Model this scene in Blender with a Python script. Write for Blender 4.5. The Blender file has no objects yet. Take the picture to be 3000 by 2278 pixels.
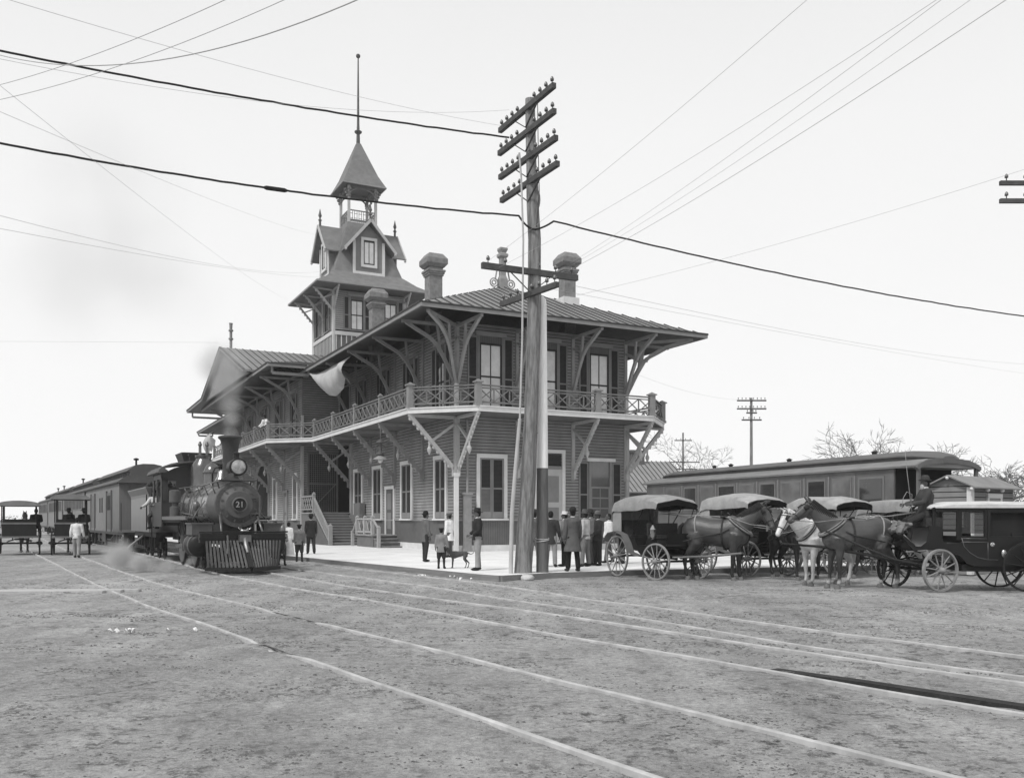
import bpy, math, random
from mathutils import Vector, Matrix, noise
R=math.radians; PI=math.pi
random.seed(7)
scn=bpy.context.scene
col=scn.collection
# ---------------------------------------------------------------- camera
F=2670.0; CX=1500.0; HY=1522.0; CH=1.6
cd=bpy.data.cameras.new('camera'); cam=bpy.data.objects.new('camera',cd); col.objects.link(cam)
cam.location=(0,0,CH); cam.rotation_euler=(R(90),0,0)
cd.sensor_fit='HORIZONTAL'; cd.sensor_width=36; cd.lens=36*F/3000; cd.shift_y=(HY-1139)/3000
cd.clip_start=.1; cd.clip_end=6000
scn.camera=cam
# ---------------------------------------------------------------- world: bright overcast sky
SUN_EL=52; SUN_AZ=218      # compass angle of the sun seen from the scene, degrees clockwise from +Y
w=bpy.data.worlds.new('World'); scn.world=w; w.use_nodes=True
nt=w.node_tree; nt.nodes.clear()
def N(nt,t,**k):
    n=nt.nodes.new(t)
    for a,b in k.items(): setattr(n,a,b)
    return n
out=N(nt,'ShaderNodeOutputWorld'); bg=N(nt,'ShaderNodeBackground'); bg.inputs[1].default_value=.1
sky=N(nt,'ShaderNodeTexSky',sky_type='NISHITA'); sky.sun_disc=False
sky.sun_elevation=R(SUN_EL); sky.sun_rotation=R(SUN_AZ); sky.dust_density=5; sky.air_density=1.0
bw=N(nt,'ShaderNodeRGBToBW'); nt.links.new(sky.outputs[0],bw.inputs[0])
# overcast veil: pale cloud, slightly darker overhead and with broad soft mottling
tc=N(nt,'ShaderNodeTexCoord'); sp=N(nt,'ShaderNodeSeparateXYZ'); nt.links.new(tc.outputs['Generated'],sp.inputs[0])
cr=N(nt,'ShaderNodeValToRGB'); nt.links.new(sp.outputs[2],cr.inputs[0])
e=cr.color_ramp.elements; e[0].position=0; e[0].color=(.93,.93,.93,1); e[1].position=.75; e[1].color=(.62,.66,.66,1)
e2=cr.color_ramp.elements.new(.38); e2.color=(.83,.83,.83,1)
nz=N(nt,'ShaderNodeTexNoise'); nz.inputs['Scale'].default_value=1.6; nz.inputs['Detail'].default_value=3; nt.links.new(tc.outputs['Generated'],nz.inputs[0])
mr=N(nt,'ShaderNodeMapRange'); mr.inputs[3].default_value=.94; mr.inputs[4].default_value=1.04; nt.links.new(nz.outputs[0],mr.inputs[0])
mu=N(nt,'ShaderNodeMath',operation='MULTIPLY'); nt.links.new(cr.outputs[0],mu.inputs[0]); nt.links.new(mr.outputs[0],mu.inputs[1])
mu2=N(nt,'ShaderNodeMath',operation='MULTIPLY'); mu2.inputs[1].default_value=9.6; nt.links.new(mu.outputs[0],mu2.inputs[0])
mx=N(nt,'ShaderNodeMix',data_type='FLOAT'); mx.inputs[0].default_value=.93
nt.links.new(bw.outputs[0],mx.inputs[2]); nt.links.new(mu2.outputs[0],mx.inputs[3])
nt.links.new(mx.outputs[0],bg.inputs[0]); nt.links.new(bg.outputs[0],out.inputs[0])
sd=bpy.data.lights.new('sun','SUN'); sd.energy=2.1; sd.angle=R(10); sd.color=(1,.995,.985)
so=bpy.data.objects.new('sun',sd); col.objects.link(so)
sv=Vector((math.sin(R(SUN_AZ))*math.cos(R(SUN_EL)),math.cos(R(SUN_AZ))*math.cos(R(SUN_EL)),math.sin(R(SUN_EL))))
so.rotation_euler=sv.to_track_quat('Z','Y').to_euler(); so.location=sv*50
vs=scn.view_settings; vs.view_transform='Standard'; vs.look='None'; vs.exposure=0.30; vs.gamma=1
# ---------------------------------------------------------------- helpers
def gp(u,v,z=0.0):
    Y=(CH-z)*F/(v-HY); return Vector(((u-CX)/F*Y,Y,z))
def at(u,v,Y): return Vector(((u-CX)/F*Y,Y,CH+(HY-v)/F*Y))
def lerp(a,b,t): return a+(b-a)*t
class MB:
    def __init__(s,M=None): s.v=[]; s.f=[]; s.m=[]; s.M=M or Matrix.Identity(4); s.k=0
    def add(s,vs,fs,k=None):
        b=len(s.v); s.v+=[s.M@Vector(p) for p in vs]
        for f in fs: s.f.append([b+i for i in f]); s.m.append(s.k if k is None else k)
    def box(s,c,d,rot=None,k=None):
        x,y,z=d[0]/2,d[1]/2,d[2]/2; c=Vector(c)
        p=[Vector((a*x,b*y,e*z)) for a in(-1,1) for b in(-1,1) for e in(-1,1)]
        if rot is not None: p=[rot@q for q in p]
        s.add([c+q for q in p],[(0,1,3,2),(4,6,7,5),(0,4,5,1),(2,3,7,6),(0,2,6,4),(1,5,7,3)],k)
    def b2(s,a,b,k=None):
        s.box([(a[i]+b[i])/2 for i in range(3)],[abs(b[i]-a[i]) for i in range(3)],None,k)
    def beam(s,p,q,w,h,k=None,up=(0,0,1)):
        p,q=Vector(p),Vector(q); d=q-p; L=d.length
        if L<1e-6: return
        x=d/L; u=Vector(up)
        if abs(x.dot(u))>.98: u=Vector((1,0,0)) if abs(x.x)<.9 else Vector((0,1,0))
        y=u.cross(x).normalized(); z=x.cross(y)
        s.box((p+q)/2,(L,w,h),Matrix((x,y,z)).transposed(),k)
    def tube(s,pts,r,n=8,k=None,cap=True,sc=None,closed=False):
        pts=[Vector(p) for p in pts]; m=len(pts)
        if not hasattr(r,'__len__'): r=[r]*m
        prev=None; vs=[]
        for i,p in enumerate(pts):
            if closed: t=pts[(i+1)%m]-pts[i-1]
            else: t=pts[min(i+1,m-1)]-pts[max(i-1,0)]
            t.normalize()
            if prev is None:
                a=Vector((0,0,1)) if abs(t.z)<.9 else Vector((1,0,0))
                x=a.cross(t).normalized()
            else:
                x=(prev-t*prev.dot(t)).normalized()
            prev=x; y=t.cross(x)
            for j in range(n):
                an=2*PI*j/n; vs.append(p+(x*math.cos(an)+y*math.sin(an))*r[i])
        fs=[]
        for i in range(m if closed else m-1):
            i2=(i+1)%m
            for j in range(n): fs.append((i*n+j,i*n+(j+1)%n,i2*n+(j+1)%n,i2*n+j))
        if cap and not closed: fs.append(tuple(range(n))[::-1]); fs.append(tuple((m-1)*n+j for j in range(n)))
        s.add(vs,fs,k)
    def loft(s,rings,k=None,cap=True):
        n=len(rings[0]); vs=[p for r in rings for p in r]; fs=[]
        for i in range(len(rings)-1):
            for j in range(n): fs.append((i*n+j,i*n+(j+1)%n,(i+1)*n+(j+1)%n,(i+1)*n+j))
        if cap: fs.append(tuple(range(n))[::-1]); fs.append(tuple((len(rings)-1)*n+j for j in range(n)))
        s.add(vs,fs,k)
    def lathe(s,prof,n=24,c=(0,0,0),ax='z',k=None,a0=0,cap=True):
        c=Vector(c); rings=[]
        for r,h in prof:
            ring=[]
            for j in range(n):
                a=a0+2*PI*j/n; x,y=r*math.cos(a),r*math.sin(a)
                ring.append(c+(Vector((x,y,h)) if ax=='z' else Vector((h,x,y)) if ax=='x' else Vector((y,h,x))))
            rings.append(ring)
        s.loft(rings,k,cap)
    def prism(s,poly,h0,h1,ax='z',k=None):
        def P(a,b,h): return Vector((a,b,h)) if ax=='z' else Vector((h,a,b)) if ax=='x' else Vector((a,h,b))
        n=len(poly); vs=[P(a,b,h0) for a,b in poly]+[P(a,b,h1) for a,b in poly]
        fs=[tuple(range(n)),tuple(range(2*n-1,n-1,-1))]+[(i,(i+1)%n,n+(i+1)%n,n+i) for i in range(n)]
        s.add(vs,fs,k)
    def ell(s,c,r,rot=None,n=12,m=8,k=None):
        c=Vector(c)
        if not hasattr(r,'__len__'): r=(r,r,r)
        rings=[]
        for i in range(m+1):
            ph=-PI/2+PI*i/m; rr=max(math.cos(ph),.02); ring=[]
            for j in range(n):
                a=2*PI*j/n; p=Vector((rr*math.cos(a)*r[0],rr*math.sin(a)*r[1],math.sin(ph)*r[2]))
                if rot is not None: p=rot@p
                ring.append(c+p)
            rings.append(ring)
        s.loft(rings,k)
    def quad(s,a,b,c,d,k=None): s.add([a,b,c,d],[(0,1,2,3)],k)
    def mesh(s,name,fix=True):
        me=bpy.data.meshes.new(name); me.from_pydata(s.v,[],s.f)
        for i,p in enumerate(me.polygons): p.material_index=s.m[i]
        if fix:
            import bmesh
            bm=bmesh.new(); bm.from_mesh(me); bmesh.ops.recalc_face_normals(bm,faces=bm.faces); bm.to_mesh(me); bm.free()
        me.update(); return me
    def build(s,name,mats,parent=None,smooth=False,label=None,fix=True):
        me=s.mesh(name,fix)
        for m in (mats if isinstance(mats,(list,tuple)) else [mats]): me.materials.append(m)
        if smooth:
            for p in me.polygons: p.use_smooth=True
            if smooth=='auto':
                try: me.set_sharp_from_angle(angle=R(38))
                except Exception: pass
        o=bpy.data.objects.new(name,me); col.objects.link(o)
        if parent is not None: o.parent=parent
        if label: o['label']=label
        return o
def empty(name,loc=(0,0,0),rz=0.0):
    o=bpy.data.objects.new(name,None); col.objects.link(o); o.location=loc; o.rotation_euler=(0,0,rz); o.empty_display_size=.3
    return o
def tag(o,label=None,cat=None,group=None,kind=None):
    if label: o['label']=label
    if cat: o['category']=cat
    if group: o['group']=group
    if kind: o['kind']=kind
    return o
def copy_tree(o,parent=None):
    c=o.copy(); col.objects.link(c)
    if parent is not None: c.parent=parent
    for ch in list(o.children): copy_tree(ch,c)
    return c
def solid(mb,name,mats,parent,vox=.02,smooth_it=0):
    """one continuous skin from overlapping volumes"""
    me=mb.mesh(name,False); o=bpy.data.objects.new(name,me); col.objects.link(o)
    m=o.modifiers.new('r','REMESH'); m.mode='VOXEL'; m.voxel_size=vox; m.use_smooth_shade=True
    if smooth_it:
        s=o.modifiers.new('s','SMOOTH'); s.iterations=smooth_it; s.factor=.5
    dg=bpy.context.evaluated_depsgraph_get(); dg.update()
    me2=bpy.data.meshes.new_from_object(o.evaluated_get(dg)); o.modifiers.clear(); o.data=me2; bpy.data.meshes.remove(me)
    me2.name=name; me2.materials.clear()
    for mt in (mats if isinstance(mats,(list,tuple)) else [mats]): me2.materials.append(mt)
    for p in me2.polygons: p.use_smooth=True; p.material_index=0
    if parent is not None: o.parent=parent
    return o
# ---------------------------------------------------------------- materials (grey: the photograph is monochrome)
_mats={}
def gray(name,v,rough=.8,var=.18,sc=3.0,bump=0.0,bsc=None,metal=0.0,stretch=None,spec=.14,tint=None):
    if name in _mats: return _mats[name]
    m=bpy.data.materials.new(name); m.use_nodes=True; t=m.node_tree; b=t.nodes['Principled BSDF']
    b.inputs['Roughness'].default_value=rough; b.inputs['Metallic'].default_value=metal; b.inputs['Specular IOR Level'].default_value=spec
    tc=N(t,'ShaderNodeTexCoord'); mp=N(t,'ShaderNodeMapping'); t.links.new(tc.outputs['Object'],mp.inputs[0])
    if stretch: mp.inputs['Scale'].default_value=stretch
    n1=N(t,'ShaderNodeTexNoise'); n1.inputs['Scale'].default_value=sc; n1.inputs['Detail'].default_value=6; n1.inputs['Roughness'].default_value=.65
    t.links.new(mp.outputs[0],n1.inputs[0])
    r=N(t,'ShaderNodeMapRange'); r.inputs[1].default_value=.28; r.inputs[2].default_value=.72
    r.inputs[3].default_value=v*(1-var); r.inputs[4].default_value=v*(1+var); t.links.new(n1.outputs[0],r.inputs[0])
    t.links.new(r.outputs[0],b.inputs['Base Color'])
    if bump:
        n2=N(t,'ShaderNodeTexNoise'); n2.inputs['Scale'].default_value=bsc or sc*6; n2.inputs['Detail'].default_value=4; t.links.new(mp.outputs[0],n2.inputs[0])
        bp=N(t,'ShaderNodeBump'); bp.inputs['Strength'].default_value=bump; bp.inputs['Distance'].default_value=.02
        t.links.new(n2.outputs[0],bp.inputs['Height']); t.links.new(bp.outputs[0],b.inputs['Normal'])
    _mats[name]=m; return m
def striped(name,v0,v1,per,axis=2,duty=.5,rough=.75):
    """fine boards or louvres: a periodic groove along one object axis"""
    if name in _mats: return _mats[name]
    m=gray(name,v0,rough,.15,2.5); t=m.node_tree; b=t.nodes['Principled BSDF']
    tc=N(t,'ShaderNodeTexCoord'); sp=N(t,'ShaderNodeSeparateXYZ'); t.links.new(tc.outputs['Object'],sp.inputs[0])
    src=sp.outputs[axis] if axis<3 else None
    if axis==3:
        ad=N(t,'ShaderNodeMath',operation='ADD'); t.links.new(sp.outputs[0],ad.inputs[0]); t.links.new(sp.outputs[1],ad.inputs[1]); src=ad.outputs[0]
    d=N(t,'ShaderNodeMath',operation='DIVIDE'); d.inputs[1].default_value=per; t.links.new(src,d.inputs[0])
    fr=N(t,'ShaderNodeMath',operation='FRACT'); t.links.new(d.outputs[0],fr.inputs[0])
    gt=N(t,'ShaderNodeMath',operation='GREATER_THAN'); gt.inputs[1].default_value=duty; t.links.new(fr.outputs[0],gt.inputs[0])
    bc=b.inputs['Base Color'].links[0].from_socket
    ml=N(t,'ShaderNodeMix',data_type='FLOAT'); t.links.new(gt.outputs[0],ml.inputs[0]); t.links.new(bc,ml.inputs[2]); ml.inputs[3].default_value=v1
    t.links.new(ml.outputs[0],b.inputs['Base Color'])
    bp=N(t,'ShaderNodeBump'); bp.inputs['Strength'].default_value=.6; bp.inputs['Distance'].default_value=.02; bp.invert=True
    t.links.new(gt.outputs[0],bp.inputs['Height']); t.links.new(bp.outputs[0],b.inputs['Normal'])
    return m
# ---------------------------------------------------------------- ground
def ground_mat():
    m=bpy.data.materials.new('packed dirt'); m.use_nodes=True; t=m.node_tree; b=t.nodes['Principled BSDF']
    b.inputs['Roughness'].default_value=.95; b.inputs['Specular IOR Level'].default_value=.1
    tc=N(t,'ShaderNodeTexCoord')
    def noi(sc,det=6,ro=.6,stretch=None,rz=0):
        mp=N(t,'ShaderNodeMapping'); t.links.new(tc.outputs['Object'],mp.inputs[0])
        if stretch: mp.inputs['Scale'].default_value=stretch
        mp.inputs['Rotation'].default_value=(0,0,rz)
        n=N(t,'ShaderNodeTexNoise'); n.inputs['Scale'].default_value=sc; n.inputs['Detail'].default_value=det; n.inputs['Roughness'].default_value=ro
        t.links.new(mp.outputs[0],n.inputs[0]); return n.outputs[0]
    def mrg(s,a,b_,c,d):
        r=N(t,'ShaderNodeMapRange'); r.inputs[1].default_value=a; r.inputs[2].default_value=b_; r.inputs[3].default_value=c; r.inputs[4].default_value=d
        t.links.new(s,r.inputs[0]); return r.outputs[0]
    def mul(a,c):
        n=N(t,'ShaderNodeMath',operation='MULTIPLY'); t.links.new(a,n.inputs[0])
        if isinstance(c,float): n.inputs[1].default_value=c
        else: t.links.new(c,n.inputs[1])
        return n.outputs[0]
    big=mrg(noi(.16,4),.3,.7,.78,1.16); mid=mrg(noi(1.1,6,.7,(1,1,1)),.32,.68,.84,1.13)
    wheel=mrg(noi(1.5,5,.6,(1,.13,1),R(33)),.36,.62,.82,1.08)     # wheel marks run with the tracks
    fine=mrg(noi(13,12,.95),.38,.62,.45,1.45)
    patch=noi(.45,3,.5)                                            # where dung and cinders gather
    pm=mrg(patch,.40,.56,0.12,1.0)
    sp1=mrg(noi(4.2,10,.85),.52,.58,0.0,1.0); sp2=mrg(noi(17,8,.9),.57,.62,0.0,1.0)
    zones=None
    for (zx,zy,sx_,sy_,rr_) in((1.6,6.9,2.6,.75,-30),(-1.9,11.6,1.9,.55,0),(3.6,13.3,4.2,.5,-28),(.2,12.8,1.4,.6,0),(4.6,15.6,5.5,.45,-30),(2.6,8.3,1.6,.4,-30),(-9,24,6,.8,-35),(3,5.6,3,.6,0)):
        mp=N(t,'ShaderNodeMapping'); mp.vector_type='TEXTURE'; mp.inputs['Location'].default_value=(zx,zy,0); mp.inputs['Rotation'].default_value=(0,0,R(rr_)); mp.inputs['Scale'].default_value=(sx_,sy_,1); t.links.new(tc.outputs['Object'],mp.inputs[0])
        ln=N(t,'ShaderNodeVectorMath',operation='LENGTH'); t.links.new(mp.outputs[0],ln.inputs[0]); q=mrg(ln.outputs['Value'],1.5,.3,0.0,1.0)
        if zones is None: zones=q
        else:
            a=N(t,'ShaderNodeMath',operation='MAXIMUM'); t.links.new(zones,a.inputs[0]); t.links.new(q,a.inputs[1]); zones=a.outputs[0]
    a=N(t,'ShaderNodeMath',operation='MAXIMUM'); t.links.new(zones,a.inputs[0]); t.links.new(mul(pm,.75),a.inputs[1]); dark=mul(sp1,a.outputs[0])
    c=mul(mul(mul(mul(big,mid),wheel),fine),.355)
    mx=N(t,'ShaderNodeMix',data_type='FLOAT'); t.links.new(dark,mx.inputs[0]); t.links.new(c,mx.inputs[2]); mx.inputs[3].default_value=.065
    mx2=N(t,'ShaderNodeMix',data_type='FLOAT'); f2=mul(sp2,.8); t.links.new(f2,mx2.inputs[0]); t.links.new(mx.outputs[0],mx2.inputs[2]); mx2.inputs[3].default_value=.16
    t.links.new(mx2.outputs[0],b.inputs['Base Color'])
    bp=N(t,'ShaderNodeBump'); bp.inputs['Strength'].default_value=.8; bp.inputs['Distance'].default_value=.09
    ad=N(t,'ShaderNodeMath',operation='ADD'); t.links.new(noi(2.4,8,.7),ad.inputs[0]); t.links.new(mul(noi(14,6,.8),.5),ad.inputs[1])
    t.links.new(ad.outputs[0],bp.inputs['Height']); t.links.new(bp.outputs[0],b.inputs['Normal'])
    return m
# rails: measured on the ground plane, then smoothed
A_=Vector((-.4823,.876,0)); NR=Vector((.876,.4823,0)); P0=Vector((-7.5,26.3,0))
L1=19.0; PK=P0+A_*L1; A2=Vector((-.5075,.8616,0)); N2=Vector((.8616,.5075,0))
RAIL={
 'A':[(-60,108),(-40,73)]+[tuple(gp(u,v).xy) for u,v in[(104,1624),(342,1742),(660,1854),(911,1936),(1508,2142)]]+[(1.6,4.6),(3,2.4)],
 'B':[(-58,109),(-37.5,73)]+[tuple(gp(u,v).xy) for u,v in[(240,1634),(484,1719),(708,1773),(1067,1854),(1550,1973),(1907,2068),(2504,2214)]]+[(4.4,3.2)],
 'C':[tuple((PK+A2*k-N2*.7175).xy) for k in(90,45,10)]+[tuple((P0+A_*k-NR*.7175).xy) for k in(14,6)]+[tuple(gp(u,v).xy) for u,v in[(660,1688),(959,1739),(1271,1793),(1839,1898),(2178,1956),(2517,2024),(2943,2088)]]+[(6.2,4.6)],
 'D':[tuple((PK+A2*k+N2*.7175).xy) for k in(90,45,10)]+[tuple((P0+A_*k+NR*.7175).xy) for k in(14,6)]+[tuple(gp(u,v).xy) for u,v in[(830,1688),(1135,1736),(1500,1786),(1975,1854),(2415,1925),(2890,1990)]]+[(7.6,5.4)],
 'E':[(-46,98),(-23,58),(-13.2,40),(-7.9,30.5)]+[tuple(gp(u,v).xy) for u,v in[(1200,1710),(1500,1757),(1975,1829),(2380,1897)]]+[tuple(gp(u,v).xy) for u,v in[(2943,2000)]]+[(8.6,5.6)],
 'F':[(-44.7,98.6),(-21.8,58.6),(-12,40.6)]+[tuple(gp(u,v).xy) for u,v in[(809,1644),(1189,1681),(1500,1722),(2144,1814),(2775,1905)]]+[(8.6,7.2),(10.5,4.8)]}
def smooth_line(pts,step=.5):
    d=[]
    for i in range(len(pts)-1):
        a,b=Vector(pts[i]),Vector(pts[i+1]); n=max(1,int((b-a).length/step))
        for k in range(n): d.append(a.lerp(b,k/n))
    d.append(Vector(pts[-1]))
    for _ in range(60): d=[d[0]]+[(d[i-1]+d[i]*2+d[i+1])/4 for i in range(1,len(d)-1)]+[d[-1]]
    return d
RL={k:smooth_line(v) for k,v in RAIL.items()}
def groove_seg():
    return [gp(2250,1965).xy,gp(2943,2075).xy]
G0,G1=groove_seg()
RUTS=[(22.4,-.04,.5,.9),(21.0,-.05,.6,2.2),(22.9,-.10,.4,4.0),(19.2,-.12,.7,1.1),(20.6,-.13,.7,1.3),(17.4,-.2,.5,3),(15.3,.05,.8,5),(9.3,.1,.5,2),(7.7,.12,.5,2.3),(12.4,-.3,.6,.3),(10.6,-.3,.6,.5)]
def rut(x,y):
    s=0
    for a,b,c,d in RUTS:
        e=y-(a+b*x+c*math.sin(x*.25+d))
        if abs(e)<.5: s+=-.028*math.exp(-(e/.09)**2)+.016*math.exp(-((abs(e)-.2)/.08)**2)
    return s*(.5+noise.noise(Vector((x*.4,y*.1,8))))
def gh(x,y):
    if y>60 or y<2 or abs(x)>40: return -.01
    v=noise.noise(Vector((x*.35,y*.35,0)))*.03+rut(x,y)+noise.noise(Vector((x*1.3,y*1.3,4)))*.018+noise.noise(Vector((x*3.6,y*3.6,9)))*.016
    return v-.012
def axis(lo,hi,f0,f1,st,gr=1.18):
    a=[]; x=f0
    while x<f1: a.append(x); x+=st
    a.append(f1); l=[]; s=st; x=f0
    while x>lo: s*=gr; x-=s; l.append(max(x,lo))
    r=[]; s=st; x=f1
    while x<hi: s*=gr; x+=s; r.append(min(x,hi))
    return l[::-1]+a+r
xs=axis(-2500,2500,-16,15,.11); ys=axis(-60,4000,4.2,31,.11)
gm=MB(); nx=len(xs)
for y in ys:
    for x in xs:
        gm.v.append(Vector((x,y,gh(x,y))))
for j in range(len(ys)-1):
    for i in range(nx-1): gm.f.append((j*nx+i,j*nx+i+1,(j+1)*nx+i+1,(j+1)*nx+i))
gm.m=[0]*len(gm.f)
tag(gm.build('ground',ground_mat(),smooth=True,fix=False),kind='structure')
# ---------------------------------------------------------------- rails
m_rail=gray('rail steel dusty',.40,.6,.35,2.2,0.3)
m_flangeway=gray('dark flangeway strip',.06,.95,.5,9)
tracks=[('A','B','nearest railway track half buried in the pale dirt of the foreground'),
        ('C','D','railway track in the dirt running out from under the locomotive'),
        ('E','F','railway track closest to the station platform edge')]
for a,b,lab in tracks:
    r=empty('railway_track',(RL[a][len(RL[a])//2].x,RL[a][len(RL[a])//2].y,0)); tag(r,lab,'railway track','railway tracks in the dirt yard')
    for k in(a,b):
        m=MB(); rings=[]
        L=RL[k]
        for i,p in enumerate(L):
            t=(L[min(i+1,len(L)-1)]-L[max(i-1,0)]).normalized(); nn=Vector((t.y,-t.x))
            zt=noise.noise(Vector((p.x*.35,p.y*.35,0)))*.03+.026+.006*noise.noise(Vector((p.x*.3,p.y*.3,3)))-(.06*math.exp(-((p.y-11.25)/.5)**4) if k=='A' else .065*math.exp(-((p.y-15.0)/.8)**4) if k=='B' else 0)
            if p.y>31: zt=.045
            rings.append([Vector((p.x+nn.x*o,p.y+nn.y*o,z)) for o,z in[(-.024,-.15),(-.024,zt-.008),(-.017,zt),(.017,zt),(.024,zt-.008),(.024,-.15)]])
        m.loft(rings); o=m.build('rail',m_rail,r); o.location=-r.location
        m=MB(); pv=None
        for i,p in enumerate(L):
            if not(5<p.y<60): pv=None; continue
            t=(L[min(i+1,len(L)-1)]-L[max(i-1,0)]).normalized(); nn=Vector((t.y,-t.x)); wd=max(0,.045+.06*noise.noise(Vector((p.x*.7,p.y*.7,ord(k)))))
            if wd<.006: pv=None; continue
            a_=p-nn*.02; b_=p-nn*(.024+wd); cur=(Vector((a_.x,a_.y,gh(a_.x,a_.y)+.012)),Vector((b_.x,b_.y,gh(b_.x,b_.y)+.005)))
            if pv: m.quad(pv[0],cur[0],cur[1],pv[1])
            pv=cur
        o=m.build('flangeway_strip',m_flangeway,r,fix=False); o.location=-r.location  # plain dark strip of varying width along one side of the rail
# crossing plank, trench shade strip, litter
m_plank=gray('weathered plank',.42,.9,.25,4,.4,stretch=(1,6,1))
m=MB(); 
for i in range(3):
    o=.24*i; m.beam((-24,18.95+o,.012),(-9.0+.3*i,20.1+o,.012),.22,.06)
tag(m.build('crossing_planks',m_plank),'pale planks laid flat across the nearest track at left','planks')
m_trench_shade=gray('trench shade',.035,.9,.4,5,.6)  # dark strip added to paint in the shade of the trench
m=MB(); d=(G1-G0).normalized(); G2=G1+d*1.2; m.beam((G0.x+.10,G0.y+.14,-.042),(lerp(G0.x,G2.x,.3)+.09,lerp(G0.y,G2.y,.3)+.12,-.02),.15,.09); m.beam((lerp(G0.x,G2.x,.3)+.09,lerp(G0.y,G2.y,.3)+.12,-.02),(G2.x+.09,G2.y+.13,-.015),.15,.09)
tag(m.build('trench_shade_strip',m_trench_shade),'dark strip standing in for the shaded trench beside the rail at lower right','trench strip')
m_paper=gray('paper',.75,.9,.1)
def scrap(p,n,s,name,lab,mat):
    m=MB(); rr=random.Random(int(p.x*100))
    for i in range(n):
        c=Vector((rr.uniform(-s*2.2,s*2.2),rr.uniform(-s,s)*.8,.02+gh(p.x,p.y)))
        pts=[c+Vector((math.cos(a)*rr.uniform(.5,1)*s*.5,math.sin(a)*rr.uniform(.5,1)*s*.4,rr.uniform(-.02,.05))) for a in(.2,1.3,2.4,3.4,4.5,5.6)]
        m.add(pts+[c+Vector((0,0,.05))],[(i_,(i_+1)%6,6) for i_ in range(6)])
        m.add([q-Vector((0,0,.012)) for q in pts],[tuple(range(6))[::-1]])
    o=m.build(name,mat); o.location=(p.x,p.y,0); tag(o,lab,'litter'); return o
for (u,v,n,lab) in[(1232,1686,6,'crumpled white paper scraps beside the platform kerb below the boy'),(1330,1690,3,'small scrap of white paper at the kerb below the standing man'),
                   (362,1853,7,'scattered white paper scraps on open dirt in the left foreground'),(530,1851,2,'tiny white scrap on the dirt right of the larger scatter'),
                   (1360,1697,3,'flat white paper scrap near the platform corner')]:
    scrap(gp(u,v),n,.09,'paper_scrap',lab,m_paper)

m_rock=gray('limestone rock',.5,.9,.15,8,.5)
m=MB(); m.ell((0,0,.05),(.2,.14,.1),n=9,m=5)
for i,v in enumerate(m.v): v+=Vector([noise.noise(v*9+Vector((k*7,0,0)))*.05 for k in range(3)])
o=m.build('rock',m_rock,smooth=True); o.location=gp(1545,1698); tag(o,'pale flat rock at the foot of the telegraph pole','rock')
# dung, cinders and straw trodden into the dirt
m_deb=gray('dung and cinders',.13,.95,.55,12); m=MB(); rr=random.Random(3)
cl=[(rr.uniform(-.55,.55)*y,y,rr.uniform(.3,1.1)) for y in [5.5+18*rr.random()**1.2 for _ in range(120)]]
lines=[(k,[p for p in RL[k] if 6<p.y<27]) for k in 'ABCDEF']
for i in range(36000):
    q=rr.random()
    if q<.5:
        c=rr.choice(cl); a=rr.gauss(0,c[2]*.8); x=c[0]+a*.9; y=c[1]-a*.25+rr.gauss(0,.12)
    elif q<.93:
        k,L=rr.choice(lines); p=rr.choice(L)
        if noise.noise(Vector((p.x*.5,p.y*.5,ord(k))))<-.02: continue
        x=p.x+rr.gauss(.25,.28); y=p.y+rr.gauss(.12,.2)
    else: y=5.5+20*rr.random()**1.3; x=rr.uniform(-.6,.6)*y
    if y<5.2 or (y>23.4 and x>-2 and x<1.5) or y>30: continue
    s_=(.005+.024*rr.random()**4)*min(1,.35+y/18); z=gh(x,y)-s_*.1; n=5; a0=rr.uniform(0,6); el=rr.uniform(.5,1)
    ring=[Vector((x+math.cos(a0+t*1.2566)*s_*rr.uniform(.6,1.5),y+math.sin(a0+t*1.2566)*s_*rr.uniform(.5,1.3)*el,z)) for t in range(n)]
    top=[r_.lerp(Vector((x,y,z)),rr.uniform(.35,.7))+Vector((0,0,s_*rr.uniform(.25,.7))) for r_ in ring[::2]]
    m.add(ring+top,[(0,1,5),(1,2,6,5),(2,3,6),(3,4,7,6),(4,0,5,7),(5,6,7)])
tag(m.build('ground_litter',m_deb,fix=False),'dark dung, cinders and straw trodden into the dirt','litter',kind='stuff')
# ---------------------------------------------------------------- platform
PH=.13
pl=[(-.3,24.0),(1.0,25.25),(3.0,26.4),(6.7,27.7),(12.3,29.5),(6.4,48),(-19.5,99),(-44,98),(-19.5,55.5),(-13.0,43.8),(-9.1,37.2),(-6.0,32.4),(-3.0,27.9),(-.8,24.5)]
m_conc=gray('sun bleached platform paving',.72,.85,.14,.7,.2,bsc=14)
m_kerb=gray('timber kerb',.20,.85,.25,3,.4,stretch=(.4,.4,6))
o=empty('station_platform',(-.3,24,0)); tag(o,kind='structure')
m=MB(); m.prism(pl,PH-.06,PH); t_=m.build('paving',m_conc,o); t_.location=-o.location
m=MB(); n=len(pl)
for i in range(n):
    a,b=Vector(pl[i]+(0,)),Vector(pl[(i+1)%n]+(0,)); a.z=b.z=PH/2-.06; d=(b-a).normalized(); nn=Vector((d.y,-d.x,0))*.05
    m.beam(a+nn-d*.04,b+nn+d*.04,.12,PH+.13)
t_=m.build('kerb',m_kerb,o); t_.location=-o.location
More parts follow.
